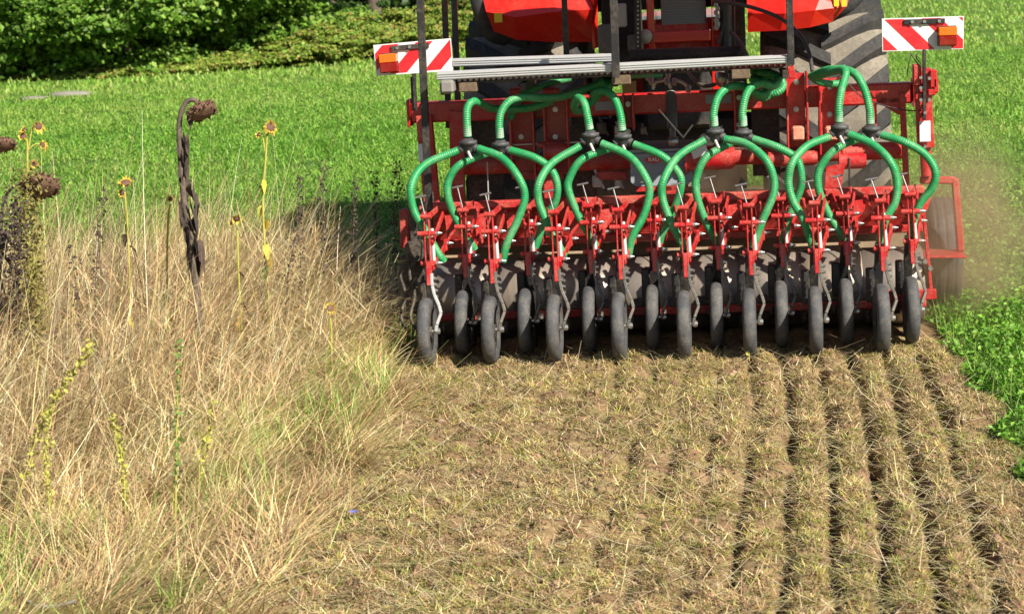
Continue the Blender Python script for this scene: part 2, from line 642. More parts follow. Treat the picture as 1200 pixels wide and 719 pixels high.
# dark plates between the uprights (skids, and shade on the drill body put in as dark colour)
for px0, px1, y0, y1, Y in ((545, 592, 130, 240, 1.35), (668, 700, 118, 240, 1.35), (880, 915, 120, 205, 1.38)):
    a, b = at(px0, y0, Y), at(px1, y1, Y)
    MB().box(((a.x + b.x) / 2, Y, (a.z + b.z) / 2), (b.x - a.x, .02, a.z - b.z)).build('shade_plate', DARK, drill)
# thin rods across the middle
pbar('rod', (600, 186), (925, 172), .012, .012, DARK, Y=1.0)
pbar('rod', (596, 170), (690, 166), .010, .010, STEEL, Y=1.05)
pbar('rod', (995, 185), (996, 240), .012, .012, BLACK, Y=.95)
pbar('rod', (571, 190), (573, 250), .008, .008, GALV, Y=.98)
pbar('rod', (560, 240), (630, 237), .014, .014, DARK, Y=1.0)
pbar('rod', (772, 128), (800, 160), .012, .012, STEEL, Y=1.0)
pbar('rod', (800, 162), (812, 146), .012, .012, STEEL, Y=1.0)

# --- top link with chrome rod
g = MB()
a, b = at(786, 108, 1.15), at(788, 150, 1.05)
g.cyl(a, b, .032, seg=14)
tl = g.build('hydraulic_cylinder', paint('cylinder_grey', (.12, .13, .15), DUST, .3, .4), drill)
c2 = at(789, 166, 1.0)
MB().cyl(b, c2, .018, seg=12).lathe([(-.03, .0), (-.03, .03), (.03, .03), (.03, 0)], c2, (1, 0, 0), 14).build('piston_rod', STEEL, tl)
g = MB()
for pts in ([(765, 105), (768, 97), (775, 95), (782, 94)], [(792, 94), (800, 97), (805, 102), (806, 108)], [(782, 88), (783, 95), (786, 104)], [(757, 92), (764, 96), (766, 104)]):
    g.tube(curve([at(x, y, 1.02) for x, y in pts], .01), .011, 8)
for px, py in ((781, 95), (790, 96), (807, 104), (783, 88), (763, 95)):
    c = at(px, py, 1.0)
    g.cyl(c + Vector((0, .02, .012)), c - Vector((0, .02, .012)), .016, seg=6)
g.build('hydraulic_fitting', STEEL, tl)
c = at(845, 92, 1.05)
MB().lathe([(-.03, 0), (-.03, .04), (-.01, .055), (.02, .05), (.03, .02), (.03, 0)], c, (1, .2, .1), 18).build('pulley', STEEL, drill)
c = at(857, 92, 1.05)
MB().lathe([(-.015, 0), (-.015, .03), (.015, .03), (.015, 0)], c, (1, .2, .1), 18).build('pulley', GALV, drill)

# --- loading walkway
def strip(p, q, Y, depth):
    a, b = at(*p, Y), at(*q, Y)
    d = (b - a)
    g = MB()
    g.bar(a, b, depth, .042, 0, (0, 0, 1), .002)
    for k in range(3):
        off = Vector((0, -depth / 2 - .003, .013 - k * .013))
        g.bar(a + off, b + off, .006, .004, 0, (0, 0, 1), .001)
    for k in range(2):
        off = Vector((0, -depth * .25 + k * depth * .5, .024))
        g.bar(a + off, b + off, .02, .006, 0, (0, 0, 1), .001)
    return g.build('walkway_strip', ALU, drill)


strip((531, 74), (722, 68), .84, .10)
strip((513, 89.5), (924, 69.5), .38, .10)
a, b = at(516, 92, .38), at(924, 72, .38)
g = MB()
g.bar(a + Vector((0, .32, -.035)), b + Vector((0, .32, -.035)), .54, .012, 0, (0, 0, 1), .002)
for k in range(60):
    q = a + (b - a) * ((k + .5) / 60)
    g.bar(q + Vector((0, .06, -.020)), q + Vector((0, .54, -.020)), .008, .016, 0, (0, 0, 1), .001)
g.build('deck_grating', DARK, drill)
for px in (519, 612, 720, 858, 920):
    y0 = 91 - (px - 513) * 20 / 411
    c = at(px, y0 + 9, .42)
    MB().box((c.x, .83, c.z - .035), (.035, .8, .05)).build('walkway_bearer', BLACK, drill)
c = at(520, 102, .3)
MB().box((c.x + .02, .33, c.z), (.085, .12, .08), None, 0, .015).build('end_block', paint('worn_plastic', (.2, .2, .2), DUST, .5, .6), drill)
for px in (548, 728, 868):
    y0 = 91 - (px - 513) * 20 / 411
    c = at(px, y0 + 13, .35)
    MB().box((c.x, .4, c.z), (.11, .1, .06), None, 0, .006).build('wooden_bearer', paint('brown_bearer', (.12, .08, .05), DUST, .4, .7), drill)

# --- railing posts that carry the hopper
for p, q, wd, Y, m in (((491, -30), (505, 298), .042, .50, BLACK), ((520, -30), (526, 150), .036, 1.5, BLACK), ((531, -30), (541, 235), .036, 1.3, BLACK),
                       ((660, -30), (664, 66), .036, 1.5, BLACK), ((718, -30), (722, 91), .045, .30, BLACK), ((924, -30), (927, 76), .040, .33, BLACK),
                       ((484, 90), (486, 130), .03, 1.05, DARK)):
    a, b = at(*p, Y), at(*q, Y)
    a.z = max(a.z, 2.2) if p[1] < 0 else a.z
    MB().bar(a, b, .04, wd, 0, (1, 0, 0), .003).build('post', m, drill)
pbar('post', (926, 77), (929, 92), .04, .04, RED, Y=.34, upv=(1, 0, 0))
# seed hopper above (its edge stays above the picture, its shade falls on the tractor's left wheel)
g = MB()
x0, x1 = -.72, 1.42
prof = [(.50, 2.77), (.46, 2.80), (1.72, 2.80), (1.68, 2.77), (1.68, 2.50), (1.30, 2.18), (.52, 2.18), (.50, 2.30)]
g.plate([((x0 + x1) / 2, y, z) for y, z in prof], x1 - x0, (1, 0, 0))
hop = g.build('hopper', RED, drill)
MB().box(((x0 + x1) / 2, 1.09, 2.822), (x1 - x0 + .04, 1.3, .04), None, 0, .01).build('hopper_lid', BLACK, hop)
MB().box(((x0 + x1) / 2, 1.1, 2.15), (x1 - x0 - .2, .3, .06), None, 0, .01).build('metering_tray', DARK, hop)

# --- warning boards with stripes, lamps
def board(corners, Y, slash, lamp, brk, bolts, label):
    TL, TR, BR, BL = [at(x, y, Y) for x, y in corners]
    u, v = (TR - TL), (BL - TL)
    W, H = u.length, v.length
    u, v = u / W, v / H
    nrm = v.cross(u).normalized()
    if nrm.y > 0:
        nrm = -nrm
    o = MB().plate([TL, TR, BR, BL], .004, nrm).build('warning_board', WHITE, drill)
    if label:
        o['label'] = label
    # red stripes clipped to the board inside a thin white rim
    e = .006
    sw = H * .56
    k = -6
    def clip(poly, f):
        out = []
        for i in range(len(poly)):
            p, q = poly[i], poly[(i + 1) % len(poly)]
            fp, fq = f(p), f(q)
            if fp >= 0:
                out.append(p)
            if fp * fq < 0:
                t = fp / (fp - fq)
                out.append((p[0] + (q[0] - p[0]) * t, p[1] + (q[1] - p[1]) * t))
        return out
    g = MB()
    for k in range(-8, 16):
        s0 = k * sw * 2 + (W * .17 if slash > 0 else W * .02)
        # line u = s0 -/+ v
        if slash > 0:
            poly = [(s0 + H, 0), (s0 + H + sw, 0), (s0 + sw, H), (s0, H)]
        else:
            poly = [(s0, 0), (s0 + sw, 0), (s0 + sw + H, H), (s0 + H, H)]
        for f in (lambda p: p[0] - e, lambda p: W - e - p[0], lambda p: p[1] - e, lambda p: H - e - p[1]):
            if poly:
                poly = clip(poly, f)
        if len(poly) > 2:
            g.plate([TL + u * a + v * b + nrm * .0035 for a, b in poly], .0015, nrm)
    g.build('red_stripe', BOARD_RED, o)
    a, b = at(*lamp[0], Y), at(*lamp[1], Y)
    cc = (a + b) / 2 + nrm * .035
    wv, hv = abs((b - a).dot(u)), abs((b - a).dot(v))
    R = Matrix((u, -nrm, -v)).transposed()
    MB().box(cc - v * hv * .24, (wv, .066, hv * .46), R, 0, .006).build('amber_lamp', AMBER, o)
    MB().box(cc + v * hv * .24, (wv * .97, .062, hv * .5), R, 0, .006).build('tail_lamp', LENS_RED, o)
    MB().box((a + b) / 2 + nrm * .006, (wv * 1.02, .01, hv * 1.02), R, 0, .003).build('lamp_base', BLACK, o)
    a, b = at(*brk[0], Y), at(*brk[1], Y)
    MB().bar(a + nrm * .012, b + nrm * .012, .012, .030, 0, v, .002).build('bracket', BLACK, o)
    for t in bolts:
        c = a + (b - a) * t + nrm * .018
        MB().cyl(c, c + nrm * .010, .010, seg=8).build('bolt', STEEL, o)
    return o


board([(437.5, 53), (528.5, 45), (531, 83), (441, 89)], .98, 1, ((445, 63), (468, 84)), ((458, 57), (503, 53)), (.18, .5), 'left red and white warning board with its stripes rising to the right')
board([(1033.5, 22), (1129.5, 19), (1129, 57.5), (1034, 60.5)], .90, -1, ((1098.5, 31), (1120.5, 53)), ((1059, 26), (1107, 24.5)), (.2, .5, .86), 'right red and white warning board with its stripes falling to the right')
pbar('board_post', (1083, 58), (1083, 141), .035, .02, BLACK, Y=.87, upv=(1, 0, 0))
pbar('board_post', (485, 86), (487, 128), .035, .02, BLACK, Y=1.0, upv=(1, 0, 0))

# right-hand end post with clamp, label, wire and guard
g = MB()
a, b = at(1080, 80, .95), at(1085, 173, .95)
g.bar(a, b, .07, .10, 0, (1, 0, 0), .004)
o = g.build('end_post', RED, drill)
g = MB()
for px, py, ww, hh in ((1074, 88, .05, .13), (1093, 92, .045, .11), (1096, 100, .03, .09), (1076, 112, .05, .05), (1091, 108, .05, .04)):
    c = at(px, py, .93)
    g.box((c.x, .93, c.z), (ww, .09, hh), None, 0, .008)
g.build('clamp', RED, o)
for px, py in ((1079, 91), (1089, 92), (1079, 103), (1089, 117), (1079, 117), (1084, 132), (1084, 172)):
    c = at(px, py, .86)
    MB().cyl((c.x, .91, c.z), (c.x, .85, c.z), .010, seg=8).build('bolt', STEEL, o)
c = at(1084, 154, .89)
MB().box((c.x, .893, c.z), (.066, .008, .125), None, 0, .002).build('label', LABELW, o)
g = MB()
g.tube(curve([at(1067, 62, .9), at(1072, 70, .9), at(1078, 78, .92)], .01), .004, 6)
g.tube(curve([at(1075, 62, .9), at(1074, 68, .9), at(1080, 76, .92)], .01), .003, 6)
g.tube(curve([at(1068, 62, .9), at(1064, 80, .9), at(1063, 90, .95)], .01), .003, 6)
g.tube(curve([at(992, 96, 1.05), at(1008, 112, 1.02), at(1030, 122, 1.0), at(1060, 129, .98), at(1080, 130, .9)], .02), .004, 6)
g.build('wire', BLACK, o)
g = MB()
g.tube([at(1084, 172, 1.0), at(1086, 206, 1.0)], .045, 4)
g.build('lower_post', RED, drill)
g = MB()
for p, q in (((1078, 211), (1120, 211)), ((1119, 209), (1126, 294))):
    g.bar(at(*p, 1.05), at(*q, 1.05), .045, .045, 0, (0, 1, 0), .008)
a = at(1070, 297, 1.0); b = at(1130, 297, 1.0)
g.bar(a, b, .30, .014, 0, (0, 0, 1), .003)
g.build('side_guard', RED_DUSTY, drill)
g = MB()
g.bar(at(1080, 228, .72), at(1092, 350, .72), .045, .02, 0, (1, 0, 0), .003)
g.bar(at(1040, 346, .68), at(1097, 344, .68), .05, .06, 0, (0, 0, 1), .004)
g.build('roller_arm', RED, drill)
c = at(1079, 320, .8)
MB().box((c.x - .03, .86, c.z), (.10, .12, .24), None, 0, .02).build('bearing_plate', DARK, drill)
for px, py in ((1084, 306), (1090, 314), (1076, 344), (1081, 350)):
    c = at(px, py, .66)
    MB().cyl((c.x, .70, c.z), (c.x, .64, c.z), .014, seg=8).build('bolt', STEEL, drill)
# support wheel at the right end
g = MB()
c = at(1104, 268, 1.45)
wc = Vector((c.x, 1.5, .35))
pr = []
for k in range(25):
    t = k / 24 * 2 - 1
    r = .345 - .06 * abs(t) ** 5
    if any(abs(t - q) < .05 for q in (-.5, 0, .5)):
        r -= .012
    pr.append((t * .105, r))
pr = [(-.08, .20)] + pr + [(.08, .20)]
g.lathe(pr, wc, (1, 0, 0), 48)
sw_ = g.build('support_wheel', RUBBER, drill)
MB().lathe([(-.05, 0), (-.05, .2), (-.08, .21), (.08, .21), (.05, .2), (.05, 0)], wc, (1, 0, 0), 32).build('rim', RED, sw_)
# left label and end assembly
c = at(495, 179, 1.02)
MB().box((c.x, 1.03, c.z), (.055, .008, .11), None, 0, .002).build('label', LABELW, drill)

# --- seeding bar: upper tube, lower tube, gusset plates
xa, xb = -1.52, 1.53
g = MB()
g.box(((xa + xb) / 2, .70, .845), (xb - xa, .06, .05), None, 0, .008)
cb = g.build('seeding_bar', RED_DUSTY, drill)
MB().box(((xa + xb) / 2, .78, .70), (xb - xa, .012, .30), Matrix.Rotation(.62, 3, 'X'), 0, .002).build('bar_plate', RED_DUSTY, cb)
MB().box(((xa + xb) / 2, .80, .60), (xb - xa, .05, .05), None, 0, .008).build('lower_bar', RED, cb)
for i in range(8):
    x = -1.31 + i * .375
    for s, dx in ((-1, -.04), (1, .14)):
        MB().plate([(x + dx, .60, .80), (x + dx + .11, .62, .81), (x + dx + .09, .62, .74), (x + dx + .01, .60, .64)], .01, (0, 1, 0)).build('gusset', RED, cb)
# dusty curved cover in front of the bar
g = MB()
for a0, a1, xx, yy in ((-.2, .9, 0, 1.0),):
    pts = []
    for k in range(9):
        t = math.radians(20 + k * 12)
        pts.append((1.05 + .30 * math.cos(t), .42 + .30 * math.sin(t)))
    for (p, q) in zip(pts, pts[1:]):
        g.bar((0, p[0], p[1]), (0, q[0], q[1]), 3.0, .008, 0, (0, 0, 1), .001)
g.build('mud_cover', paint('dusty_cover', (.25, .10, .07), (.34, .25, .17), .95, .85), drill)

# --- packer roller
pr = []
x = xa + .06
while x < xb - .06:
    pr += [(x, .222), (x + .006, .234), (x + .19, .235), (x + .362, .234), (x + .368, .222)]
    x += .375
pr = [(xa + .06, 0)] + pr + [(xb - .06, .2), (xb - .06, 0)]
g = MB().lathe(pr, (0, .93, .235), (1, 0, 0), 56)
rol = g.build('packer_roller', ROLLER, drill)
MB().box(((xa + xb) / 2, .66, .165), (xb - xa, .035, .045), None, 0, .004).build('scraper_bar', RED_DUSTY, drill)
for i in range(16):
    x = -1.40625 + .1875 * i + .09
    MB().bar((x, .665, .19), (x, .705, .25), .05, .006, 0, (0, 1, 0), .001).build('scraper', DARK, drill)
# dusty strip between bar and roller
MB().box(((xa + xb) / 2, 1.14, .50), (xb - xa, .03, .14), Matrix.Rotation(-.5, 3, 'X'), 0, .004).build('rear_plate', paint('earthy_plate', (.30, .22, .14), (.38, .29, .2), .9, .9), drill)

# left end: dark end plate, arm with tines, chain
g = MB()
a, b = at(468, 300, .75), at(500, 375, .75)
g.box(((a.x + b.x) / 2, .8, (a.z + b.z) / 2), (b.x - a.x, .05, a.z - b.z), None, 0, .02)
g.box((a.x + .1, .78, a.z + .02), (.12, .14, .14), None, 0, .02)
g.bar(at(480, 215, .78), at(487, 300, .76), .03, .04, 0, (1, 0, 0))
g.bar(at(505, 225, .8), at(510, 300, .78), .03, .03, 0, (1, 0, 0))
ep = g.build('end_plate', DARK, drill)
g = MB()
for px, k in ((471, 0), (482, 1)):
    g.tube(curve([at(px + 8, 300, .68), at(px - 2, 320, .62), at(px + 4, 345, .6), at(px - 1, 370, .55), at(px + 5, 385, .5)], .02), .012, 6)
g.build('tine', DARK, ep)
g = MB()
for k in range(6):
    c = at(490 + (k % 2) * .6, 247 + k * 6.2, .62)
    a_ = 0 if k % 2 else math.pi / 2
    ring = [c + Vector((math.cos(a_) * .010 * math.cos(t / 10 * 6.283), math.sin(a_) * .010 * math.cos(t / 10 * 6.283), .02 * math.sin(t / 10 * 6.283))) for t in range(11)]
    g.tube(ring, .0045, 5)
g.build('chain', GALV, ep)
pbar('side_plate', (474, 245), (475, 290), .06, .05, RED_DUSTY, Y=1.25, upv=(0, 1, 0))

# --- row units
def tyre_mb():
    g = MB()
    R, Wd = .197, .076
    pr = []
    for k in range(13):
        t = k / 12 * math.pi
        pr.append((-math.cos(t) * Wd / 2, R - .05 + .05 * math.sin(t) ** .55))
    pr = [(-.018, .118)] + pr + [(.018, .118)]
    g.lathe(pr, (0, 0, R), (1, 0, 0), 36)
    return g


def make_unit():
    g = MB()     # the red arm: side plates, upper and lower link, clevises
    g.bar((.034, .06, .50), (.028, .12, .88), .008, .040, 0, (0, 1, 0))
    g.bar((.004, .07, .52), (.000, .13, .86), .008, .036, 0, (0, 1, 0))
    g.bar((.019, .05, .46), (.017, .07, .60), .026, .026, 0, (0, 1, 0))
    g.bar((.040, .12, .70), (.082, .34, .85), .012, .034, 0, (0, 0, 1))
    g.bar((-.010, .12, .74), (-.045, .40, .84), .010, .030, 0, (0, 0, 1))
    g.bar((.040, .08, .56), (.085, .30, .65), .014, .040, 0, (0, 0, 1))
    g.box((.088, .33, .66), (.022, .05, .07), None, 0, .01)
    g.box((-.045, .42, .83), (.030, .05, .05), None, 0, .01)
    for z, x0, x1 in ((.585, -.030, .062), (.76, -.040, .068), (.86, -.018, .046)):
        g.cyl((x0, .10, z), (x1, .10, z), .015, seg=12)
    g.bar((.030, .10, .86), (.060, .26, .885), .008, .036, 0, (0, 0, 1))
    u = g.build('row_unit', RED, drill)
    for z, x1 in ((.585, .066), (.76, .072), (.67, .103)):
        y = .10 if z != .67 else .33
        MB().cyl((x1 - .01, y, z), (x1 + .012, y, z), .013, seg=8).cyl((x1 + .012, y, z), (x1 + .032, y, z), .011, .003, seg=8).build('bolt', STEEL, u)
    for z in (.50, .465, .43, .395):
        MB().cyl((.048, .065, z), (.066, .05, z), .0115, .007, seg=8).build('bolt', STEEL, u)
    tubes = MB().cyl((.045, .12, .58), (.035, .17, .78), .012, seg=10)
    tubes.build('spring_rod', GALV, u)
    # zigzag flat steel carrying the wheel
    g = MB()
    P = [(.052, 0, .197), (.060, .0, .235), (.086, .015, .30), (.074, .03, .345), (.048, .045, .405), (.036, .055, .46), (.036, .06, .53)]
    ww = [.040, .040, .028, .026, .026, .036, .036]
    for (a, b, q) in zip(P, P[1:], ww):
        g.bar(a, b, .017, q, 0, (0, 1, 0), .003)
    g.build('wheel_bracket', BRACKET, u)
    MB().cyl((-.01, 0, .197), (.078, 0, .197), .012, seg=10).cyl((.052, 0, .197), (.075, 0, .197), .020, seg=6).build('wheel_axle', STEEL, u)
    tyre_mb().build('press_wheel', RUBBER, u)
    MB().lathe([(-.012, .03), (-.015, .10), (-.022, .121), (.022, .121), (.015, .10), (.012, .03), (.030, .028), (.030, 0)], (0, 0, .197), (1, 0, 0), 28).build('wheel_rim', RIMDARK, u)
    # opener: dark frame and a pair of discs ahead of the wheel
    g = MB()
    g.bar((.010, .16, .60), (.0, .27, .24), .05, .06, 0, (0, 1, 0))
    g.box((-.045, .20, .36), (.05, .05, .20), None, 0, .008)
    g.build('opener_body', BLACK, u)
    for s in (-1, 1):
        ax = Vector((1, s * .09, 0)).normalized()
        MB().lathe([(-.002, 0), (-.002, .165), (.002, .165), (.002, 0)], (s * .018, .33, .15), ax, 32, smooth=False).lathe([(-.015, 0), (-.015, .035), (.015, .035), (.015, 0)], (s * .05, .33, .15), ax, 12).build('opener_disc', DARK, u)
    # T-shaped depth setting
    g = MB()
    g.cyl((.012, .13, .86), (-.022, .20, .975), .0045, seg=6)
    g.cyl((-.055, .20, .972), (.012, .195, .984), .0065, seg=6)
    g.build('setting_handle', STEEL, u)
    return u


unit0 = make_unit()
kids0 = [c for c in unit0.children]
UNITS = []
for i in range(16):
    x = -1.40625 + .1875 * i
    y = 0 if i % 2 == 0 else .25
    if i == 0:
        u, kids = unit0, kids0
    else:
        u = unit0.copy()
        COL.objects.link(u)
        kids = []
        for k in kids0:
            c = k.copy()
            COL.objects.link(c)
            c.parent = u
            kids.append(c)
    u.location = Vector((x, y, 0)) - Vector(drill['_o'])
    for k in kids:      # small differences in wear and setting
        if k.name.startswith('press_wheel') or k.name.startswith('wheel_rim'):
            pass
        if k.name.startswith('setting_handle'):
            k.rotation_euler = (0, 0, 0)
            k.location = (random.uniform(-.006, .006), random.uniform(-.01, .01), random.uniform(-.012, .012))
        if k.name.startswith('opener_disc'):
            k.location = (0, random.uniform(-.01, .01), 0)
    u.rotation_euler = (random.uniform(-.012, .012), 0, random.uniform(-.02, .02))

for k in kids0:
    if k.name.startswith('wheel_bracket'):      # the outermost bracket is polished bright
        k.data = k.data.copy()
        k.data.materials[0] = paint('polished_bracket', (.50, .50, .51), DUST, .05, .4, .1)

# --- distributor couplings and hoses
COUP = [(549, 171, .35), (587, 173, .42), (692, 162, .35), (730, 164, .42), (838, 158, .35), (871, 159, .42), (984, 153, .35), (1021, 155, .42)]
DOWN = [
    (0, [(537, 176), (498, 193), (482, 218), (485, 246), (498, 269), (513, 296), (520, 306)]),
    (0, [(561, 174), (588, 185), (607, 207), (615, 230), (607, 257), (594, 285), (589, 306)]),
    (1, [(572, 179), (539, 193), (526, 211), (525, 230), (533, 253), (549, 280), (556, 292)]),
    (1, [(598, 176), (627, 185), (646, 199), (653, 218), (650, 238), (638, 257), (628, 290)]),
    (2, [(680, 171), (647, 191), (632, 214), (631, 234), (641, 261), (655, 288), (661, 300)]),
    (2, [(705, 168), (737, 183), (756, 207), (761, 226), (754, 253), (741, 277), (736, 300)]),
    (3, [(716, 173), (682, 187), (667, 210), (667, 226), (678, 253), (692, 277), (698, 288)]),
    (3, [(743, 169), (776, 183), (795, 203), (798, 218), (791, 242), (776, 273), (772, 286)]),
    (4, [(826, 164), (795, 183), (778, 210), (776, 230), (785, 257), (801, 288), (807, 300)]),
    (4, [(850, 163), (875, 169), (898, 188), (907, 212), (905, 231), (894, 257), (882, 290)]),
    (5, [(857, 167), (828, 184), (816, 209), (817, 231), (826, 257), (838, 280), (844, 290)]),
    (5, [(883, 163), (912, 173), (933, 186), (939, 205), (937, 224), (926, 250), (917, 284)]),
    (6, [(972, 160), (946, 171), (929, 190), (924, 212), (929, 235), (941, 257), (953, 290)]),
    (6, [(995, 157), (1022, 169), (1043, 189), (1051, 212), (1049, 236), (1037, 259), (1030, 290)]),
    (7, [(1008, 161), (979, 175), (961, 197), (959, 220), (969, 247), (985, 274), (990, 284)]),
    (7, [(1033, 158), (1061, 167), (1084, 181), (1096, 201), (1092, 220), (1076, 243), (1066, 280)]),
]


def corr_tube(g, pts, r, pitch=.0125, amp=.036, seg=12):
    P = curve(pts, pitch / 4)
    rad = [r * (1 + amp * (1 if (k % 4) in (0, 1) else -1) * (.9 if k % 4 in (0, 3) else 1)) for k in range(len(P))]
    return g.tube(P, rad, seg)


for ci, pts in DOWN:
    Y0 = COUP[ci][2]
    front = ci % 2
    Yb, Ye = (Y0 - .16, .18) if not front else (Y0 - .06, .40)
    ys = [Y0, Y0 - .06, Yb, Yb, (Yb + Ye) / 2, Ye, Ye + .02]
    corr_tube(MB(), [at(x, y, yy) for (x, y), yy in zip(pts, ys)], .0235).build('seed_hose', HOSE, drill)

RISE = [
    ([(548, 160), (547, 140), (548, 126), (554, 119), (564, 121), (576, 127), (600, 128), (624, 126), (648, 118)], [.35, .35, .37, .42, .55, .7, .8, .8, .8], 2),
    ([(586, 162), (585, 145), (588, 130), (598, 118), (613, 114), (635, 115), (660, 113), (685, 105), (703, 98)], [.42, .42, .43, .45, .5, .6, .7, .75, .8], 2),
    ([(691, 152), (688, 135), (684, 120), (677, 115), (673, 124), (678, 130), (690, 122), (704, 108)], [.35, .35, .38, .45, .55, .65, .72, .8], 2),
    ([(729, 153), (727, 135), (721, 117), (712, 108), (701, 107), (695, 112), (704, 104)], [.42, .42, .45, .5, .6, .7, .8], 2),
    ([(837, 148), (836, 135), (840, 117), (848, 106), (860, 101), (876, 103), (892, 112), (903, 106)], [.35, .35, .37, .42, .5, .6, .7, .8], 2),
    ([(871, 148), (870, 132), (874, 112), (882, 101), (895, 98), (906, 101), (912, 90), (890, 84)], [.42, .42, .44, .48, .55, .62, .7, .8], 2),
    ([(983, 143), (983, 125), (986, 105), (991, 86), (985, 82), (968, 86), (953, 92)], [.35, .35, .38, .45, .55, .7, .85], 2),
    ([(1020, 145), (1019, 128), (1013, 105), (1003, 88), (990, 82), (970, 82), (950, 90)], [.42, .42, .44, .5, .58, .68, .85], 2),
]
for (pts, ys, k), (cx_, cy_, cyy) in zip(RISE, COUP):
    P = [at(x, y, yy) for (x, y), yy in zip(pts, ys)]
    h = corr_tube(MB(), P, .0235, amp=.05).build('riser_hose', HOSE, drill)
    # dusty lower end
    a = at(pts[0][0], pts[0][1] - 1, ys[0])
    b = at(pts[1][0] + (pts[0][0] - pts[1][0]) * .35, pts[0][1] - 12, ys[0])
    MB().cyl(a, b, .0245, .0235, seg=14).build('hose_cuff', HOSE_END, h)
    c = at(cx_, cy_, cyy)
    g = MB()
    g.lathe([(-.050, 0), (-.050, .020), (-.030, .030), (.004, .043), (.006, .052), (.026, .052), (.028, .034), (.040, .029), (.040, 0)], c + Vector((0, 0, .005)), (0, 0, 1), 24)
    for s in (-1, 1):
        g.cyl(c + Vector((s * .02, 0, .002)), c + Vector((s * .050, -.005, -.018)), .0235, .0245, seg=14)
    g.build('hose_coupling', COUPLE, drill)
    g = MB().cyl(c + Vector((0, -.03, -.03)), c + Vector((.02, -.05, -.075)), .009, seg=8)
    g.build('clip', GALV, drill)
# bundle of supply hoses behind the walkway
for pts, ys in (([(597, 140), (612, 112), (628, 104), (650, 96), (668, 92)], [.9, .95, 1, 1.05, 1.1]), ([(700, 98), (715, 90), (745, 88), (775, 88)], [.85, .95, 1.2, 1.3]),
                ([(704, 104), (712, 95), (725, 92), (760, 84)], [.82, .9, 1.1, 1.3]), ([(878, 82), (895, 88), (912, 92), (918, 100), (912, 108), (900, 110), (893, 100), (898, 90)], [.95, .88, .82, .8, .78, .8, .82, .86]),
                ([(880, 92), (896, 96), (908, 104), (896, 115), (885, 112)], [.9, .85, .8, .8, .85]), ([(990, 80), (968, 84), (955, 92), (968, 98), (992, 98)], [.8, .85, .9, .9, .95]),
                ([(860, 84), (880, 80), (905, 86), (918, 95)], [1.0, .95, .9, .85])):
    corr_tube(MB(), [at(x, y, yy) for (x, y), yy in zip(pts, ys)], .022, amp=.05).build('supply_hose', HOSE, drill)
g = MB()
for px, py in ((700, 100), (712, 101), (706, 97)):
    c = at(px, py, .8)
    g.lathe([(-.03, 0), (-.03, .028), (-.005, .028), (.0, .033), (.01, .033), (.012, .026), (.03, .026), (.03, 0)], c, (1, .2, .3 if px < 710 else -.3), 14)
g.build('hose_splitter', HOSE, drill)
for px, py in ((607, 107), (646, 107), (640, 170)):
    c = at(px, py, 1.0)
    MB().cyl(c - X * .05, c + X * .05, .022, seg=12).cyl(c - X * .02, c + X * .02, .028, seg=8).build('red_cap', RED, drill)

# ================================================================== THE TRACTOR
tractor = thing('tractor', 'red tractor seen from behind, its wide lugged tyres either side of the drill frame', 'tractor', (0, 3.6, 0))


def big_wheel(xc, yc, R=.96, W=.86):
    prof = []
    for k in range(17):
        t = k / 16 * 2 - 1
        prof.append((t * W / 2, R - .05 - .07 * abs(t) ** 4))
    prof = [(-W / 2 + .02, R - .34), (-W / 2 - .01, R - .22)] + prof + [(W / 2 + .01, R - .22), (W / 2 - .02, R - .34)]
    c = Vector((xc, yc, R))
    ty = MB().lathe(prof, c, (1, 0, 0), 64).build('tyre', CARCASS, tractor)
    N = 20
    g = MB()
    for s in (-1, 1):
        for i in range(N):
            th0 = 2 * math.pi * (i + (.5 if s > 0 else 0)) / N
            vs = []
            m = 7
            for k in range(m):
                u = k / (m - 1)
                x = s * (-.03 + u * (W / 2 + .025))
                th = th0 + u ** 1.15 * .36
                wdt = (.046 + .020 * u) / R
                ro = R + .004 - .055 * max(0, abs(x) / (W / 2) - .55) ** 1.5 * 1.6
                ri = R - .11
                for (dt, r) in ((-wdt * 1.25, ri), (-wdt, ro), (wdt, ro), (wdt * 1.25, ri)):
                    a = th + dt
                    vs.append(c + Vector((x, -r * math.cos(a), r * math.sin(a))))
            fs = [(k * 4 + j, k * 4 + j + 1, (k + 1) * 4 + j + 1, (k + 1) * 4 + j) for k in range(m - 1) for j in range(3)]
            fs += [(0, 1, 2, 3), tuple((m - 1) * 4 + q for q in (3, 2, 1, 0))]
            g.add(vs, fs)
    g.build('tyre_lug', LUG, ty)['kind'] = 'stuff'
    MB().lathe([(-.25, .1), (-.22, .45), (-W / 2 + .05, .62), (-W / 2 + .03, .64), (W / 2 - .03, .64), (W / 2 - .05, .62), (.22, .45), (.25, .1)], c, (1, 0, 0), 40).build('rim', TRACTOR_RED, tractor)


big_wheel(-1.06, 3.62)
big_wheel(1.07, 3.62)
MB().cyl((-1.1, 3.62, .96), (1.1, 3.62, .96), .16, seg=20).box((0, 3.7, .95), (.7, .9, .6), None, 0, .06).build('rear_axle', DARK, tractor)


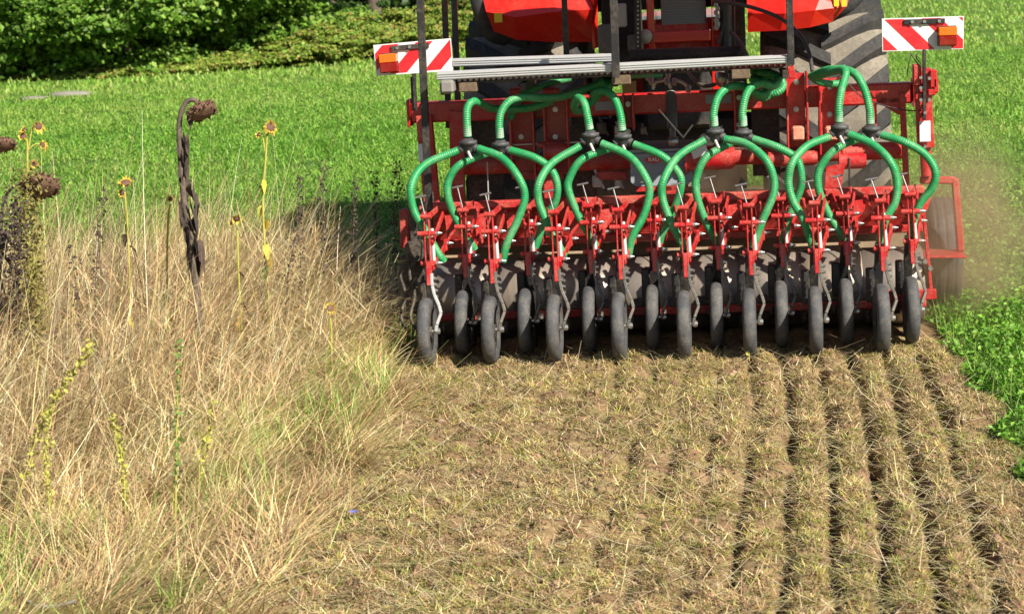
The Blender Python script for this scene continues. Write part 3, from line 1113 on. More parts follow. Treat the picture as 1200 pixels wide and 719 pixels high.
def fender(pts, Y, depth, name='fender'):
    """curved mudguard panel: outline in the plane Y rounded back over the wheel"""
    P = [at(x, y, Y) for x, y in pts]
    cen = sum(P, Vector()) / len(P)
    g = MB()
    k = len(P)
    layers = []
    for dy, sc in ((0.05, .93), (0.012, .985), (.0, 1), (.0, 1)):
        pass
    front = [cen + (p - cen) * .965 + Vector((0, 0, 0)) for p in P]
    mid = [p + Vector((0, .05, 0)) for p in P]
    back = [p + Vector((0, depth, .0)) for p in P]
    vs = front + mid + back
    fs = [tuple(range(k))]
    for a in (0, 1):
        fs += [(a * k + i, a * k + (i + 1) % k, (a + 1) * k + (i + 1) % k, (a + 1) * k + i) for i in range(k)]
    fs.append(tuple(range(2 * k, 3 * k))[::-1])
    g.add(vs, fs)
    return g.build(name, TRACTOR_RED, tractor)


# left fender in two facets: sloping top that catches the sun and the under-turned lower panel
def facets(rows, name, mat):
    """rows of (px, py, Y) joined into a skin, then thickened forward"""
    g = MB()
    vs = [at(*p) for r in rows for p in r]
    n = len(rows[0])
    fs = [(i * n + j, i * n + j + 1, (i + 1) * n + j + 1, (i + 1) * n + j) for i in range(len(rows) - 1) for j in range(n - 1)]
    g.add(vs, fs, 0, False)
    o = g.build(name, mat, tractor)
    sm = o.modifiers.new('s', 'SOLIDIFY')
    sm.thickness = .03
    sm.offset = 0
    return o


facets([[(560, -120, 3.35), (600, -122, 3.3), (650, -124, 3.3), (690, -125, 3.35)],
        [(564, -50, 2.95), (600, -50, 2.88), (650, -52, 2.88), (694, -54, 2.95)],
        [(567, 0, 2.72), (602, 2, 2.62), (650, 0, 2.62), (692, -3, 2.70)],
        [(571, 14, 2.66), (604, 20, 2.55), (650, 14, 2.55), (694, 11, 2.64)],
        [(580, 35, 2.78), (606, 45, 2.72), (650, 48, 2.72), (695, 48, 2.78)]], 'fender', TRACTOR_RED)
facets([[(692, -125, 3.4), (697, -125, 3.35)], [(693, -2, 2.66), (698, -3, 2.62)], [(696, 57, 2.78), (700, 56, 2.76)]], 'fender_edge', TRACTOR_RED)
facets([[(872, -125, 3.35), (920, -124, 3.3), (960, -122, 3.3), (1002, -120, 3.35)],
        [(874, -50, 2.95), (920, -50, 2.88), (960, -50, 2.88), (998, -48, 2.95)],
        [(876, 5, 2.70), (920, 2, 2.60), (960, 0, 2.60), (994, -2, 2.70)],
        [(877, 16, 2.66), (920, 16, 2.56), (955, 12, 2.56), (991, 8, 2.66)],
        [(877, 37, 2.70), (915, 35, 2.62), (948, 31, 2.62), (974, 24, 2.70)]], 'fender', TRACTOR_RED)
# black rubber flares outside the fenders
for pts in ([(552, -120, 3.1), (550, -20, 2.75), (556, 20, 2.75), (570, 45, 2.85), (590, 52, 2.95)], [(1030, -120, 3.1), (1022, -20, 2.75), (1008, 5, 2.72), (988, 20, 2.75), (960, 32, 2.85)]):
    C_ = [at(*p) for p in pts]
    s = -1 if pts[0][0] < 700 else 1
    rows = [[p, p + Vector((-s * .10, .0, .05)), p + Vector((-s * .16, .18, .06))] for p in curve(C_, .06)]
    g = MB()
    n = 3
    g.add([v for r in rows for v in r], [(i * n + j, i * n + j + 1, (i + 1) * n + j + 1, (i + 1) * n + j) for i in range(len(rows) - 1) for j in range(2)], 0, True)
    o = g.build('fender_flare', paint('black_rubber_flare', (.05, .055, .065), DUST, .25, .45), tractor)
    sm = o.modifiers.new('s', 'SOLIDIFY')
    sm.thickness = .02
c = at(584, 21, 2.58)
g = MB().box((c.x, 2.575, c.z), (.055, .006, .065), None, 0, .001).build('sticker', YELLOWST, tractor)
for px in (980, 989):
    c = at(px, 0, 2.60)
    MB().box((c.x, 2.60, c.z), (.035, .006, .09), None, 0, .001).build('sticker', YELLOWST, tractor)

# rear of the cab: red surround, grey shutter, red sill, dark mechanics
def pbox(name, x0, y0, x1, y1, Y, d, mat, parent=tractor, bev=.008):
    a, b = at(x0, y0, Y), at(x1, y1, Y)
    return MB().box(((a.x + b.x) / 2, Y + d / 2, (a.z + b.z) / 2), (abs(b.x - a.x), d, abs(a.z - b.z)), None, 0, bev).build(name, mat, parent)


Yc = 2.45
pbox('cab_panel', 752, -140, 768, 60, Yc, .25, TRACTOR_RED)
pbox('cab_panel', 829, -140, 836, 58, Yc, .25, TRACTOR_RED)
pbox('cab_panel', 766, 29, 831, 36, Yc + .05, .2, RED_DUSTY)
pbox('sill', 765, 38, 833, 48, Yc - .06, .2, TRACTOR_RED)
pbox('sill', 765, 50, 833, 61, Yc + .15, .1, RED_DUSTY)
scr = pbox('shutter', 769, -140, 828, 29, Yc + .06, .04, GREYPL)
a, b = at(769, -140, Yc + .06), at(828, 29, Yc + .06)
g = MB()
for k in range(58):
    z = b.z + .014 + k * .018
    if z < a.z - .01:
        g.box(((a.x + b.x) / 2, Yc + .052, z), (b.x - a.x - .01, .014, .007), None, 0, .002)
g.build('shutter_slat', GREYPL, scr)
pbox('cab_back', 700, -260, 880, -140, Yc + .25, .9, TRACTOR_RED)
DARKIN = paint('black_casting', (.022, .022, .024), DUST, .2, .6)
pbox('transmission', 698, -140, 750, 95, Yc + .35, .8, DARKIN, bev=.03)
pbox('transmission', 838, -140, 876, 120, Yc + .5, .7, DARKIN, bev=.03)
pbox('transmission', 752, 60, 836, 150, Yc + .5, .7, DARKIN, bev=.03)
pbox('hydraulic_block', 700, 30, 722, 62, Yc, .2, GB)
pbox('hydraulic_block', 722, 5, 734, 32, Yc - .05, .16, GALV)
pbox('hydraulic_block', 735, 42, 752, 60, Yc - .03, .16, GB)
# riveted black rail, tall black cylinder
g = MB()
g.bar(at(745, -120, 2.3), at(748, 62, 2.3), .05, .04, 0, (1, 0, 0))
g.build('rail', BLACK, tractor)
g = MB()
for k in range(24):
    c = at(747.5, -60 + k * 5.2, 2.26)
    g.cyl((c.x, 2.29, c.z), (c.x, 2.265, c.z), .007, seg=6)
g.build('rivet', STEEL, tractor)
MB().cyl(at(850, -120, 2.2), at(853, 58, 2.2), .028, seg=14).cyl(at(858, -120, 2.2), at(861, 56, 2.2), .006, seg=8).build('lift_rod', paint('blue_black', (.03, .035, .06), DUST, .1, .3), tractor)
MB().cyl(at(738, 66, 2.0), at(864, 62, 2.0), .045, seg=14).lathe([(-.02, 0), (-.02, .05), (.02, .05), (.02, 0)], at(864, 62, 2.0), (1, 0, 0), 14).build('cross_shaft', DARKIN, tractor)
c = at(756, 43, 2.35)
MB().lathe([(-.02, 0), (-.02, .045), (0, .05), (.02, .045), (.02, 0)], c, (0, 1, 0), 16).build('pulley', GALV, tractor)
g = MB()
for k in range(7):
    c = at(839 + (k % 2) * 2, 6 + k * 4.5, 2.3)
    g.box(c, (.03, .04, .03), None, 0, .006)
c = at(840, 28, 2.28)
g.box(c, (.03, .02, .06), None, 0, .004)
g.build('coupler', GALV, tractor)
for pts in ([(836, 1, 2.2), (858, 4, 2.0), (885, 10, 1.8), (915, 22, 1.6), (938, 42, 1.4), (948, 62, 1.3), (952, 84, 1.2)],
            [(856, 38, 2.1), (866, 48, 2.0), (873, 60, 1.9), (880, 75, 1.8)], [(846, 4, 2.2), (850, 22, 2.2), (846, 40, 2.2), (842, 52, 2.2)],
            [(804, 82, 1.4), (815, 95, 1.2), (826, 101, 1.15), (838, 99, 1.1)], [(890, 160, 1.5), (915, 152, 1.5), (945, 143, 1.5)], [(895, 205, 1.4), (930, 196, 1.4), (960, 186, 1.4)]):
    MB().tube(curve([at(*p) for p in pts], .03), .013, 8).build('hydraulic_hose', paint('dark_hose', (.05, .048, .05), DUST, .3, .5), tractor)
# cab roofed body above and the lower links, so the tractor is whole from the side
g = MB()
g.box((0, 4.3, 2.35), (1.5, 1.7, .9), None, 0, .08)
g.box((0, 4.3, 3.25), (1.6, 1.8, .18), None, 0, .06)
g.build('cab', paint('dark_cab', (.03, .035, .04), DUST, .1, .15), tractor)
g = MB()
g.box((0, 6.3, 1.35), (.95, 2.6, .85), None, 0, .12)
g.build('bonnet', TRACTOR_RED, tractor)
MB().box((0, 5.3, .86), (1.0, 4.2, .62), None, 0, .06).build('shading_belly', DARKIN, tractor)  # belly box added to shade the ground below the tractor
for s in (-1, 1):
    g = MB()
    g.bar((s * .42, 2.9, .62), (s * .48, 1.25, .68), .05, .09, 0, (0, 0, 1), .01)
    g.build('lower_link', DARK, tractor)
    pr = [(-.28, .35), (-.30, .52), (-.25, .62), (.25, .62), (.30, .52), (.28, .35)]
    MB().lathe(pr, (s * 1.0, 7.0, .62), (1, 0, 0), 40).build('front_tyre', LUG, tractor)
    MB().lathe([(-.1, 0), (-.2, .36), (.2, .36), (.1, 0)], (s * 1.0, 7.0, .62), (1, 0, 0), 24).build('front_rim', TRACTOR_RED, tractor)

# ================================================================== THE GROUND
def furrow_dx(y):
    return np.where(y < 0, -.0062 * y * y, 0)


FX = [-1.40625 + .1875 * i for i in range(16)]


def edge_left(y):
    return -1.62 + furrow_dx(y) + .10 * (vnoise(y, 0 * y, .5, 3) - .5)


def edge_right(y):
    return 1.66 + furrow_dx(y) + .03 * np.minimum(0, y) * -1 * .6 + .14 * (vnoise(y, 0 * y, .35, 5) - .5)


def tilled(x, y):
    a = np.clip((x - edge_left(y)) / .12, 0, 1) * np.clip((edge_right(y) - x) / .10, 0, 1)
    return a * np.clip((1.4 - y) / .5, 0, 1)


def furrow(x, y):
    """0..1 profile of the pressed seed slots, deep at the right, mostly filled at the left"""
    f = np.zeros_like(x)
    for i, fx in enumerate(FX):
        deep = (.22 if i < 6 else .38 if i < 10 else .7 if i < 11 else 1.0)
        wob = .018 * (vnoise(y, 0 * y, .22, i) - .5) + .03 * (vnoise(y, 0 * y, .9, i + 30) - .5)
        d = np.abs(x - (fx + furrow_dx(y) + wob))
        wdt = .022 + .013 * vnoise(y, 0 * y, .15, i + 60)
        keep = np.clip((vnoise(y, 0 * y, .28, i + 90) - (.62 - .62 * deep)) * 5, 0, 1)
        f = np.maximum(f, deep * keep * np.exp(-(d / wdt) ** 2 * 1.2))
    return f * (y < .1)


def gz(x, y):
    t = tilled(x, y)
    z = .035 * (vnoise(x, y, .9, 1) - .5) + .020 * (vnoise(x, y, .23, 2) - .5)
    z = z * np.clip(1.5 - np.hypot(x, y) / 40, .2, 1)
    clod = .034 * (vnoise(x, y, .085, 7) - .5) + .024 * (vnoise(x, y, .032, 8) - .5)
    ridge = 0
    for i in (0,):
        u = (x - furrow_dx(y) - FX[0]) / .1875
        ridge = .016 * (.5 - .5 * np.cos(2 * np.pi * u))
    return z * (1 - .6 * t) + t * (clod + ridge - .095 * furrow(x, y) - .01)


def axis(lo, hi, st, flo, fhi, g):
    a = list(np.arange(lo, hi, st))
    s, v = st, a[-1]
    while v < fhi:
        s *= g
        v += s
        a.append(v)
    s, v, b = st, a[0], []
    while v > flo:
        s *= g
        v -= s
        b.append(v)
    return np.array(b[::-1] + a)


xs = axis(-2.6, 2.3, .0125, -700, 700, 1.16)
ys = axis(-5.6, .35, .014, -60, 900, 1.15)
XX, YY = np.meshgrid(xs, ys)
x_, y_ = XX.ravel(), YY.ravel()
z_ = gz(x_, y_)
nx, ny = len(xs), len(ys)
i0 = (np.arange(ny - 1)[:, None] * nx + np.arange(nx - 1)[None, :]).ravel()
Fq = np.stack([i0, i0 + 1, i0 + nx + 1, i0 + nx], 1)
T_ = tilled(x_, y_)
dry_shade = np.clip((-1.55 - x_) / .25, 0, 1) * np.clip((2.6 - y_) / 1.0, 0, 1)
dry_shade = np.maximum(dry_shade, ((np.abs(x_) < 1.7) & (y_ > 0) & (y_ < 9)) * 1.0)  # brown under the tractor paints its shadow into the ground colour
Ca = np.stack([T_, dry_shade, 0 * T_], 1)

m, n, out = new_mat('field_soil')
b = n.nodes.new('ShaderNodeBsdfPrincipled')
b.inputs['Roughness'].default_value = .95
b.inputs['Specular IOR Level'].default_value = .15
at_ = n.nodes.new('ShaderNodeAttribute')
at_.attribute_name = 'col'
sp = n.nodes.new('ShaderNodeSeparateColor')
n.links.new(at_.outputs[0], sp.inputs[0])
v = coords(n)
soil = ramp(n, noise(n, 9, 6, .7, v), [(.3, (.13, .075, .042)), (.5, (.25, .15, .088)), (.68, (.38, .245, .15))])
litter = ramp(n, noise(n, 30, 5, .75, v, 1.5), [(.35, (.10, .09, .03)), (.5, (.28, .22, .10)), (.65, (.42, .33, .18))])
tl_ = mix(n, ramp(n, noise(n, 5, 5, .7, v), [(.42, (0, 0, 0)), (.58, (1, 1, 1))]), soil, litter)
under = ramp(n, noise(n, 12, 5, .7, v), [(.35, (.10, .08, .035)), (.6, (.26, .19, .10))])
far = ramp(n, noise(n, 1.3, 8, .75, v), [(.35, (.05, .11, .018)), (.5, (.09, .18, .028)), (.65, (.17, .25, .05))])
c1 = mix(n, sp.outputs[1], far, under)
c2_ = mix(n, sp.outputs[0], c1, tl_)
n.links.new(c2_, b.inputs['Base Color'])
bp = n.nodes.new('ShaderNodeBump')
bp.inputs['Strength'].default_value = .6
bp.inputs['Distance'].default_value = .02
n.links.new(noise(n, 60, 6, .75, v), bp.inputs['Height'])
n.links.new(bp.outputs[0], b.inputs['Normal'])
n.links.new(b.outputs[0], out.inputs[0])
g_o = np_mesh('ground', np.stack([x_, y_, z_], 1), Fq, Ca, m, smooth=True)
tag(g_o, 'ground of the field, tilled strip and green meadow', kind='structure')

# ---------------------------------------------------------------- mulch lying on the tilled strip
STRAWC = [(.60, .43, .20), (.74, .57, .30), (.44, .28, .14), (.58, .40, .22), (.32, .21, .09)]
OLIVE = [(.28, .31, .05), (.40, .38, .08), (.15, .22, .035), (.46, .42, .12)]
BROWN = [(.30, .17, .095), (.40, .24, .14), (.18, .10, .06)]
N = 620000
x = rng.uniform(-2.1, 2.15, N)
y = .3 - 5.7 * rng.random(N) ** .85
cl = vnoise(x, y, .10, 21) * .6 + vnoise(x, y, .035, 22) * .4
patch = vnoise(x, y, .5, 23)
fr = furrow(x, y)
keep = (tilled(x, y) > rng.random(N) * .8) & (cl > .33 + .18 * rng.random(N) + .07 * (patch > .6)) & (fr < .20)
x, y, patch = x[keep], y[keep], patch[keep]
n_ = len(x)
lying = rng.random(n_)
ln = np.where(lying > .955, rng.uniform(.10, .30, n_), rng.uniform(.014, .060, n_))
tone = .6 + .7 * vnoise(x, y, .12, 25)[:, None]
z = gz(x, y) + rng.uniform(-.006, .012, n_)
isg = rng.random(n_) < .25 + .5 * (vnoise(x, y, .35, 24) - .35)
col = np.where(isg[:, None], pick(OLIVE, n_), pick(STRAWC + [(.80, .65, .38)] + BROWN, n_, .25)) * tone
col[lying > .955] = pick([(.66, .56, .36), (.56, .46, .28), (.44, .42, .18)], int((lying > .955).sum()), .12)
lean = np.where(ln > .1, rng.uniform(1.35, 1.55, n_), rng.uniform(1.05, 1.62, n_) - .5 * (rng.random(n_) < .10))
V, F, C = blades(np.stack([x, y, z], 1), rng.uniform(0, 6.283, n_), ln, rng.uniform(.0022, .0052, n_), lean, rng.uniform(-.5, 1.6, n_), col, 2, .4)
o = np_mesh('straw_mulch', V, F, C, STRAWM)
tag(o, 'chopped straw and olive grass lying on the tilled strip', kind='stuff')

# soil crumbs: small irregular lumps
N = 16000
x = rng.uniform(-1.9, 1.9, N)
y = rng.uniform(-5.4, .2, N)
k = tilled(x, y) > .5
x, y = x[k], y[k]
n_ = len(x)
s = rng.uniform(.004, .012, n_) * (1 + 1.0 * (rng.random(n_) > .97))
oc = np.array([[1, 0, 0], [-1, 0, 0], [0, 1, 0], [0, -1, 0], [0, 0, 1], [0, 0, -1.]])
of = np.array([[0, 2, 4], [2, 1, 4], [1, 3, 4], [3, 0, 4], [2, 0, 5], [1, 2, 5], [3, 1, 5], [0, 3, 5]])
V = np.stack([x, y, gz(x, y) + s * .3], 1)[:, None, :] + oc[None] * s[:, None, None] * rng.uniform(.55, 1.25, (n_, 6, 1))
F = (of[None] + np.arange(n_)[:, None, None] * 6).reshape(-1, 3)
C = np.repeat(pick([(.22, .15, .09), (.28, .19, .12), (.17, .115, .07)], n_), 6, 0)
o = np_mesh('soil_crumbs', V.reshape(-1, 3), F, C, plant_mat('soil_crumb', 0, .95, .1))
tag(o, 'crumbs of brown soil on the tilled strip', kind='stuff')

# ---------------------------------------------------------------- dry grass at the left
DRY = [(.72, .55, .27), (.82, .67, .37), (.62, .43, .22), (.54, .35, .19), (.74, .54, .29), (.38, .23, .13), (.24, .15, .08)]
DRYG = [(.40, .42, .13), (.28, .34, .08), (.50, .48, .20)]


def dry_right(y):
    """right-hand edge of the tall dry grass"""
    return np.interp(y, [-5.5, -4.4, -3.4, -2.2, -1.2, -.3, .6, 2.0], [-2.45, -2.30, -2.04, -1.97, -1.94, -1.88, -1.76, -1.78])


parts = []


def stand(N, ylo, yhi, xlo, hmul, wlo, whi, bendlo, bendhi, azsd, cols, gcols, gfrac, seed, nseg=5, lean=.5):
    """one kind of stem standing in the dry grass, in clumps that lean their own way"""
    y = rng.uniform(ylo, yhi, N)
    x = rng.uniform(xlo, -1.55, N)
    cl = vnoise(x, y, .13, seed) * .65 + vnoise(x, y, .45, seed + 1) * .35
    dens = np.clip((dry_right(y) - x) / .15, 0, 1)
    kk = (dens > rng.random(N)) & (cl > .33 + .25 * rng.random(N))
    x, y = x[kk], y[kk]
    n_ = len(x)
    front = np.interp(y, [-4.9, -3.9, -2.6, -1.2, .5, 2.6], [.20, .38, .72, 1.0, 1.12, .95])
    edge = np.clip((dry_right(y) - x) / .7, .42, 1)
    hgt = hmul * (.28 + .62 * rng.random(n_) ** 1.2) * front * edge * (.7 + .6 * vnoise(x, y, .5, seed + 2))
    az = rng.normal(.0, azsd * .75, n_) + 2.2 * (vnoise(x, y, .38, seed + 3) - .5)
    gmask = rng.random(n_) < np.clip(gfrac + .5 * (vnoise(x, y, .45, 35) - .5) + .12 * (y < -2.6), .01, .6)
    tone = (.62 + .66 * vnoise(x, y, .3, seed + 4)[:, None]) * rng.uniform(.7, 1.3, (n_, 1))
    col = np.clip(np.where(gmask[:, None], pick(gcols, n_), pick(cols, n_, .2)) * tone, 0, .9)
    b0 = np.stack([x, y, gz(x, y)], 1)
    parts.append(blades(b0, az, hgt * 1.2, rng.uniform(wlo, whi, n_), np.abs(rng.normal(lean + .18, .3, n_)), rng.uniform(bendlo, bendhi, n_), col, nseg, .25))


stand(60000, -4.9, 2.6, -5.4, .93, .003, .0065, .2, 1.5, .9, DRY, DRYG, .12, 31)
stand(30000, -4.9, 2.6, -5.4, 1.15, .0025, .005, -.2, 1.2, 1.0, [(.86, .73, .42), (.78, .63, .33), (.66, .49, .24)], DRYG, .02, 131, 5, .45)
stand(16000, -4.9, 2.2, -5.4, .8, .005, .011, .6, 2.6, 1.6, [(.66, .50, .26), (.50, .34, .17), (.34, .21, .11)], [(.34, .38, .10)], .02, 231, 6, .6)
stand(420, -4.0, 2.0, -5.0, 1.55, .003, .005, -.1, .7, .8, [(.74, .66, .44), (.6, .58, .30)], DRYG, .2, 431, 6, .05)
# tangle of stems bent over and lying across the stand
N = 34000
y = rng.uniform(-4.2, 2.2, N)
x = rng.uniform(-5.2, -1.6, N)
cl = vnoise(x, y, .22, 531)
kk = (x < dry_right(y) + .05) & (cl > .3 + .3 * rng.random(N))
x, y = x[kk], y[kk]
n_ = len(x)
front = np.interp(y, [-4.9, -3.9, -2.6, -1.2, .5, 2.6], [.16, .32, .55, .66, .66, .45]) * np.clip((dry_right(y) - x) / .5, .4, 1)
tone = rng.uniform(.7, 1.25, (n_, 1))
parts.append(blades(np.stack([x, y, gz(x, y) + front * rng.random(n_) ** .7], 1), rng.normal(0, .9, n_) + math.pi * (rng.random(n_) < .25), rng.uniform(.12, .45, n_), rng.uniform(.0025, .005, n_), rng.normal(.95, .3, n_), rng.normal(.5, .5, n_), np.clip(pick(DRY[:5] + [(.84, .72, .48)], n_, .15) * tone, 0, .92), 4, .3))
# thin brown branching stems
stand(9000, -4.9, 2.4, -5.4, 1.1, .003, .006, -.3, .6, 2.0, [(.24, .14, .09), (.32, .20, .13), (.18, .11, .08)], [(.24, .14, .09)], .0, 331, 4, .3)
# lodged blades spilling over the edge onto the tilled strip and in the near corner
N = 60000
y = rng.uniform(-5.5, 1.0, N)
x = dry_right(y) + rng.normal(.05, .36, N) - .1
kk = x < edge_left(y) + (.10 + .5 * vnoise(x, y, .3, 45)) * np.clip((-.2 - y) / .8, -.2, 1)
x, y = x[kk], y[kk]
N2 = 46000
y2 = rng.uniform(-5.6, -2.2, N2)
x2 = rng.uniform(-3.4, -1.0, N2)
kk = x2 < edge_left(y2) + .6 * vnoise(x2, y2, .3, 46)
x, y = np.concatenate([x, x2[kk]]), np.concatenate([y, y2[kk]])
n_ = len(x)
cl = vnoise(x, y, .15, 36)
kk = cl > .3 + .35 * rng.random(n_)
x, y, cl = x[kk], y[kk], cl[kk]
n_ = len(x)
gm = rng.random(n_) < np.clip(.16 + .7 * (vnoise(x, y, .4, 37) - .45), .03, .7)
tone = .65 + .7 * vnoise(x, y, .22, 47)[:, None]
col = np.clip(np.where(gm[:, None], pick([(.30, .38, .08), (.40, .44, .13), (.20, .30, .05)], n_), pick(DRY + STRAWC[:2], n_, .2)) * tone, 0, .9)
ln = rng.uniform(.10, .40, n_) * (.6 + .6 * cl)
az = rng.normal(.0, .9, n_) + 5.5 * (vnoise(x, y, .33, 48) - .5)
parts.append(blades(np.stack([x, y, gz(x, y) + rng.uniform(0, .03, n_)], 1), az, ln, rng.uniform(.003, .0065, n_), rng.uniform(.7, 1.5, n_), rng.uniform(-.1, .6, n_), col, 3, .25))
# low green sprouts under it
N = 26000
y = rng.uniform(-5.5, 1.5, N)
x = rng.uniform(-4.2, -1.5, N)
kk = (x < edge_left(y) + .1) & (vnoise(x, y, .35, 38) > .55)
x, y = x[kk], y[kk]
n_ = len(x)
parts.append(blades(np.stack([x, y, gz(x, y)], 1), rng.uniform(0, 6.283, n_), rng.uniform(.08, .28, n_), rng.uniform(.003, .007, n_), rng.uniform(0, .6, n_), rng.uniform(.1, .9, n_), pick([(.16, .30, .05), (.24, .38, .07), (.34, .42, .10)], n_), 3, .2))
V, F, C = join(parts)
o = np_mesh('dry_grass', V, F, C, STRAWM)
tag(o, 'tall dry beige grass leaning beside the tilled strip', kind='stuff')

# ---------------------------------------------------------------- green crop: leafy ground cover
GR = [(.13, .31, .03), (.18, .40, .04), (.24, .46, .06), (.30, .50, .09), (.09, .23, .022)]
parts = []
# near, right of the tilled strip: real leaves on short stems
N = 190000
y = rng.uniform(-5.2, 7.0, N)
x = rng.uniform(1.3, 6.8, N)
vis = x < 3.3 + (y + 4.8) * .30
cl = vnoise(x, y, .16, 41) * .55 + vnoise(x, y, .06, 42) * .45
kk = vis & (x > edge_right(y) - .03 + .1 * (vnoise(x, y, .15, 44) - .5)) & (cl > .26 + .2 * rng.random(N)) & ((y < 1.3) | (x > 1.9))
x, y, cl = x[kk], y[kk], cl[kk]
n_ = len(x)
hh = (.05 + .20 * cl * rng.random(n_) ** .7) * np.clip((x - edge_right(y)) / .25 + .25, .2, 1)
pos = np.stack([x, y, gz(x, y) + hh], 1)
nr = rng.normal(0, .55, (n_, 3))
nr[:, 2] = rng.uniform(.4, 1.2, n_)
parts_l = leaves(pos, rng.uniform(.018, .05, n_), .62, nr, pick(GR, n_, .2))
o = np_mesh('leafy_crop', *parts_l, FRESH)
tag(o, 'lush green leaves growing beside the tilled strip', kind='stuff')
n_ = 26000
y = rng.uniform(-4.8, 5, n_)
x = rng.uniform(1.3, 5.2, n_)
kk = (x > edge_right(y)) & (x < 3.3 + (y + 4.8) * .30)
x, y = x[kk], y[kk]
n_ = len(x)
parts.append(blades(np.stack([x, y, gz(x, y)], 1), rng.uniform(0, 6.283, n_), rng.uniform(.08, .24, n_), rng.uniform(.003, .007, n_), rng.uniform(0, .6, n_), rng.uniform(.2, 1.1, n_), pick(GR + [(.30, .40, .10)], n_), 3, .15))
# meadow from the machine to the trees: tufts get sparser and broader with distance
def meadow(N, dmin, dmax, hlo, hhi, wlo, whi, seed):
    d = dmin * (dmax / dmin) ** rng.random(N)
    a = YAW + rng.uniform(-.36, .36, N)
    x = CAM.x - np.sin(a) * d
    y = CAM.y + np.cos(a) * d
    cl = vnoise(x, y, .35 + dmin * .01, seed) * .6 + vnoise(x, y, .12 + dmin * .005, seed + 1) * .4
    ok = (cl > .25 + .25 * rng.random(N)) & ~((x > -1.75) & (x < 1.75) & (y < 8.5)) & ~((x < 1.6) & (y < 2.0)) & ~((x >= 1.6) & (y < 3.0))
    x, y, cl, d = x[ok], y[ok], cl[ok], d[ok]
    n_ = len(x)
    streak = vnoise(x * .35 + y * .1, y, 2.2, seed + 2)
    base = pick(GR, n_, .16)
    yel = pick([(.36, .52, .10), (.40, .50, .13), (.30, .50, .08)], n_, .12)
    f = (rng.random(n_) < np.clip((streak - .42) * 1.8 + (d - 16) * .022, .05, .85))
    col = np.where(f[:, None], yel, base)
    return blades(np.stack([x, y, gz(x, y) * (d < 40)], 1), rng.uniform(0, 6.283, n_), rng.uniform(hlo, hhi, n_) * (.5 + cl), rng.uniform(wlo, whi, n_), rng.uniform(0, .8, n_), rng.uniform(.2, 1.3, n_), col, 2, .3)


parts.append(meadow(340000, 12.5, 24, .04, .11, .005, .011, 51))
parts.append(meadow(250000, 22, 48, .05, .12, .010, .022, 55))
parts.append(meadow(80000, 45, 120, .08, .15, .03, .06, 59))
V, F, C = join(parts)
o = np_mesh('meadow_grass', V, F, C, FRESH)
tag(o, 'bright green meadow grass behind the machine', kind='stuff')
# small round leaves scattered in the meadow (clover-like)
N = 120000
d = 12.5 * (40 / 12.5) ** rng.random(N)
a = YAW + rng.uniform(-.36, .36, N)
x, y = CAM.x - np.sin(a) * d, CAM.y + np.cos(a) * d
ok = ~((x > -1.75) & (x < 1.75) & (y < 8.5)) & (y > 2.0) & (vnoise(x, y, .6, 61) > .35)
x, y, d = x[ok], y[ok], d[ok]
n_ = len(x)
nr = rng.normal(0, .5, (n_, 3))
nr[:, 2] = 1
o = np_mesh('clover', *leaves(np.stack([x, y, gz(x, y) + rng.uniform(.06, .16, n_)], 1), rng.uniform(.012, .030, n_) * (1 + (d - 12) * .03), .8, nr, pick(GR + [(.2, .42, .06)], n_, .15)), FRESH)
tag(o, 'low clover leaves mixed into the green meadow', kind='stuff')

# ================================================================== TREES AND BUSHES
LEAFT = [(.11, .23, .025), (.16, .31, .035), (.22, .39, .05), (.07, .15, .02), (.28, .43, .08)]


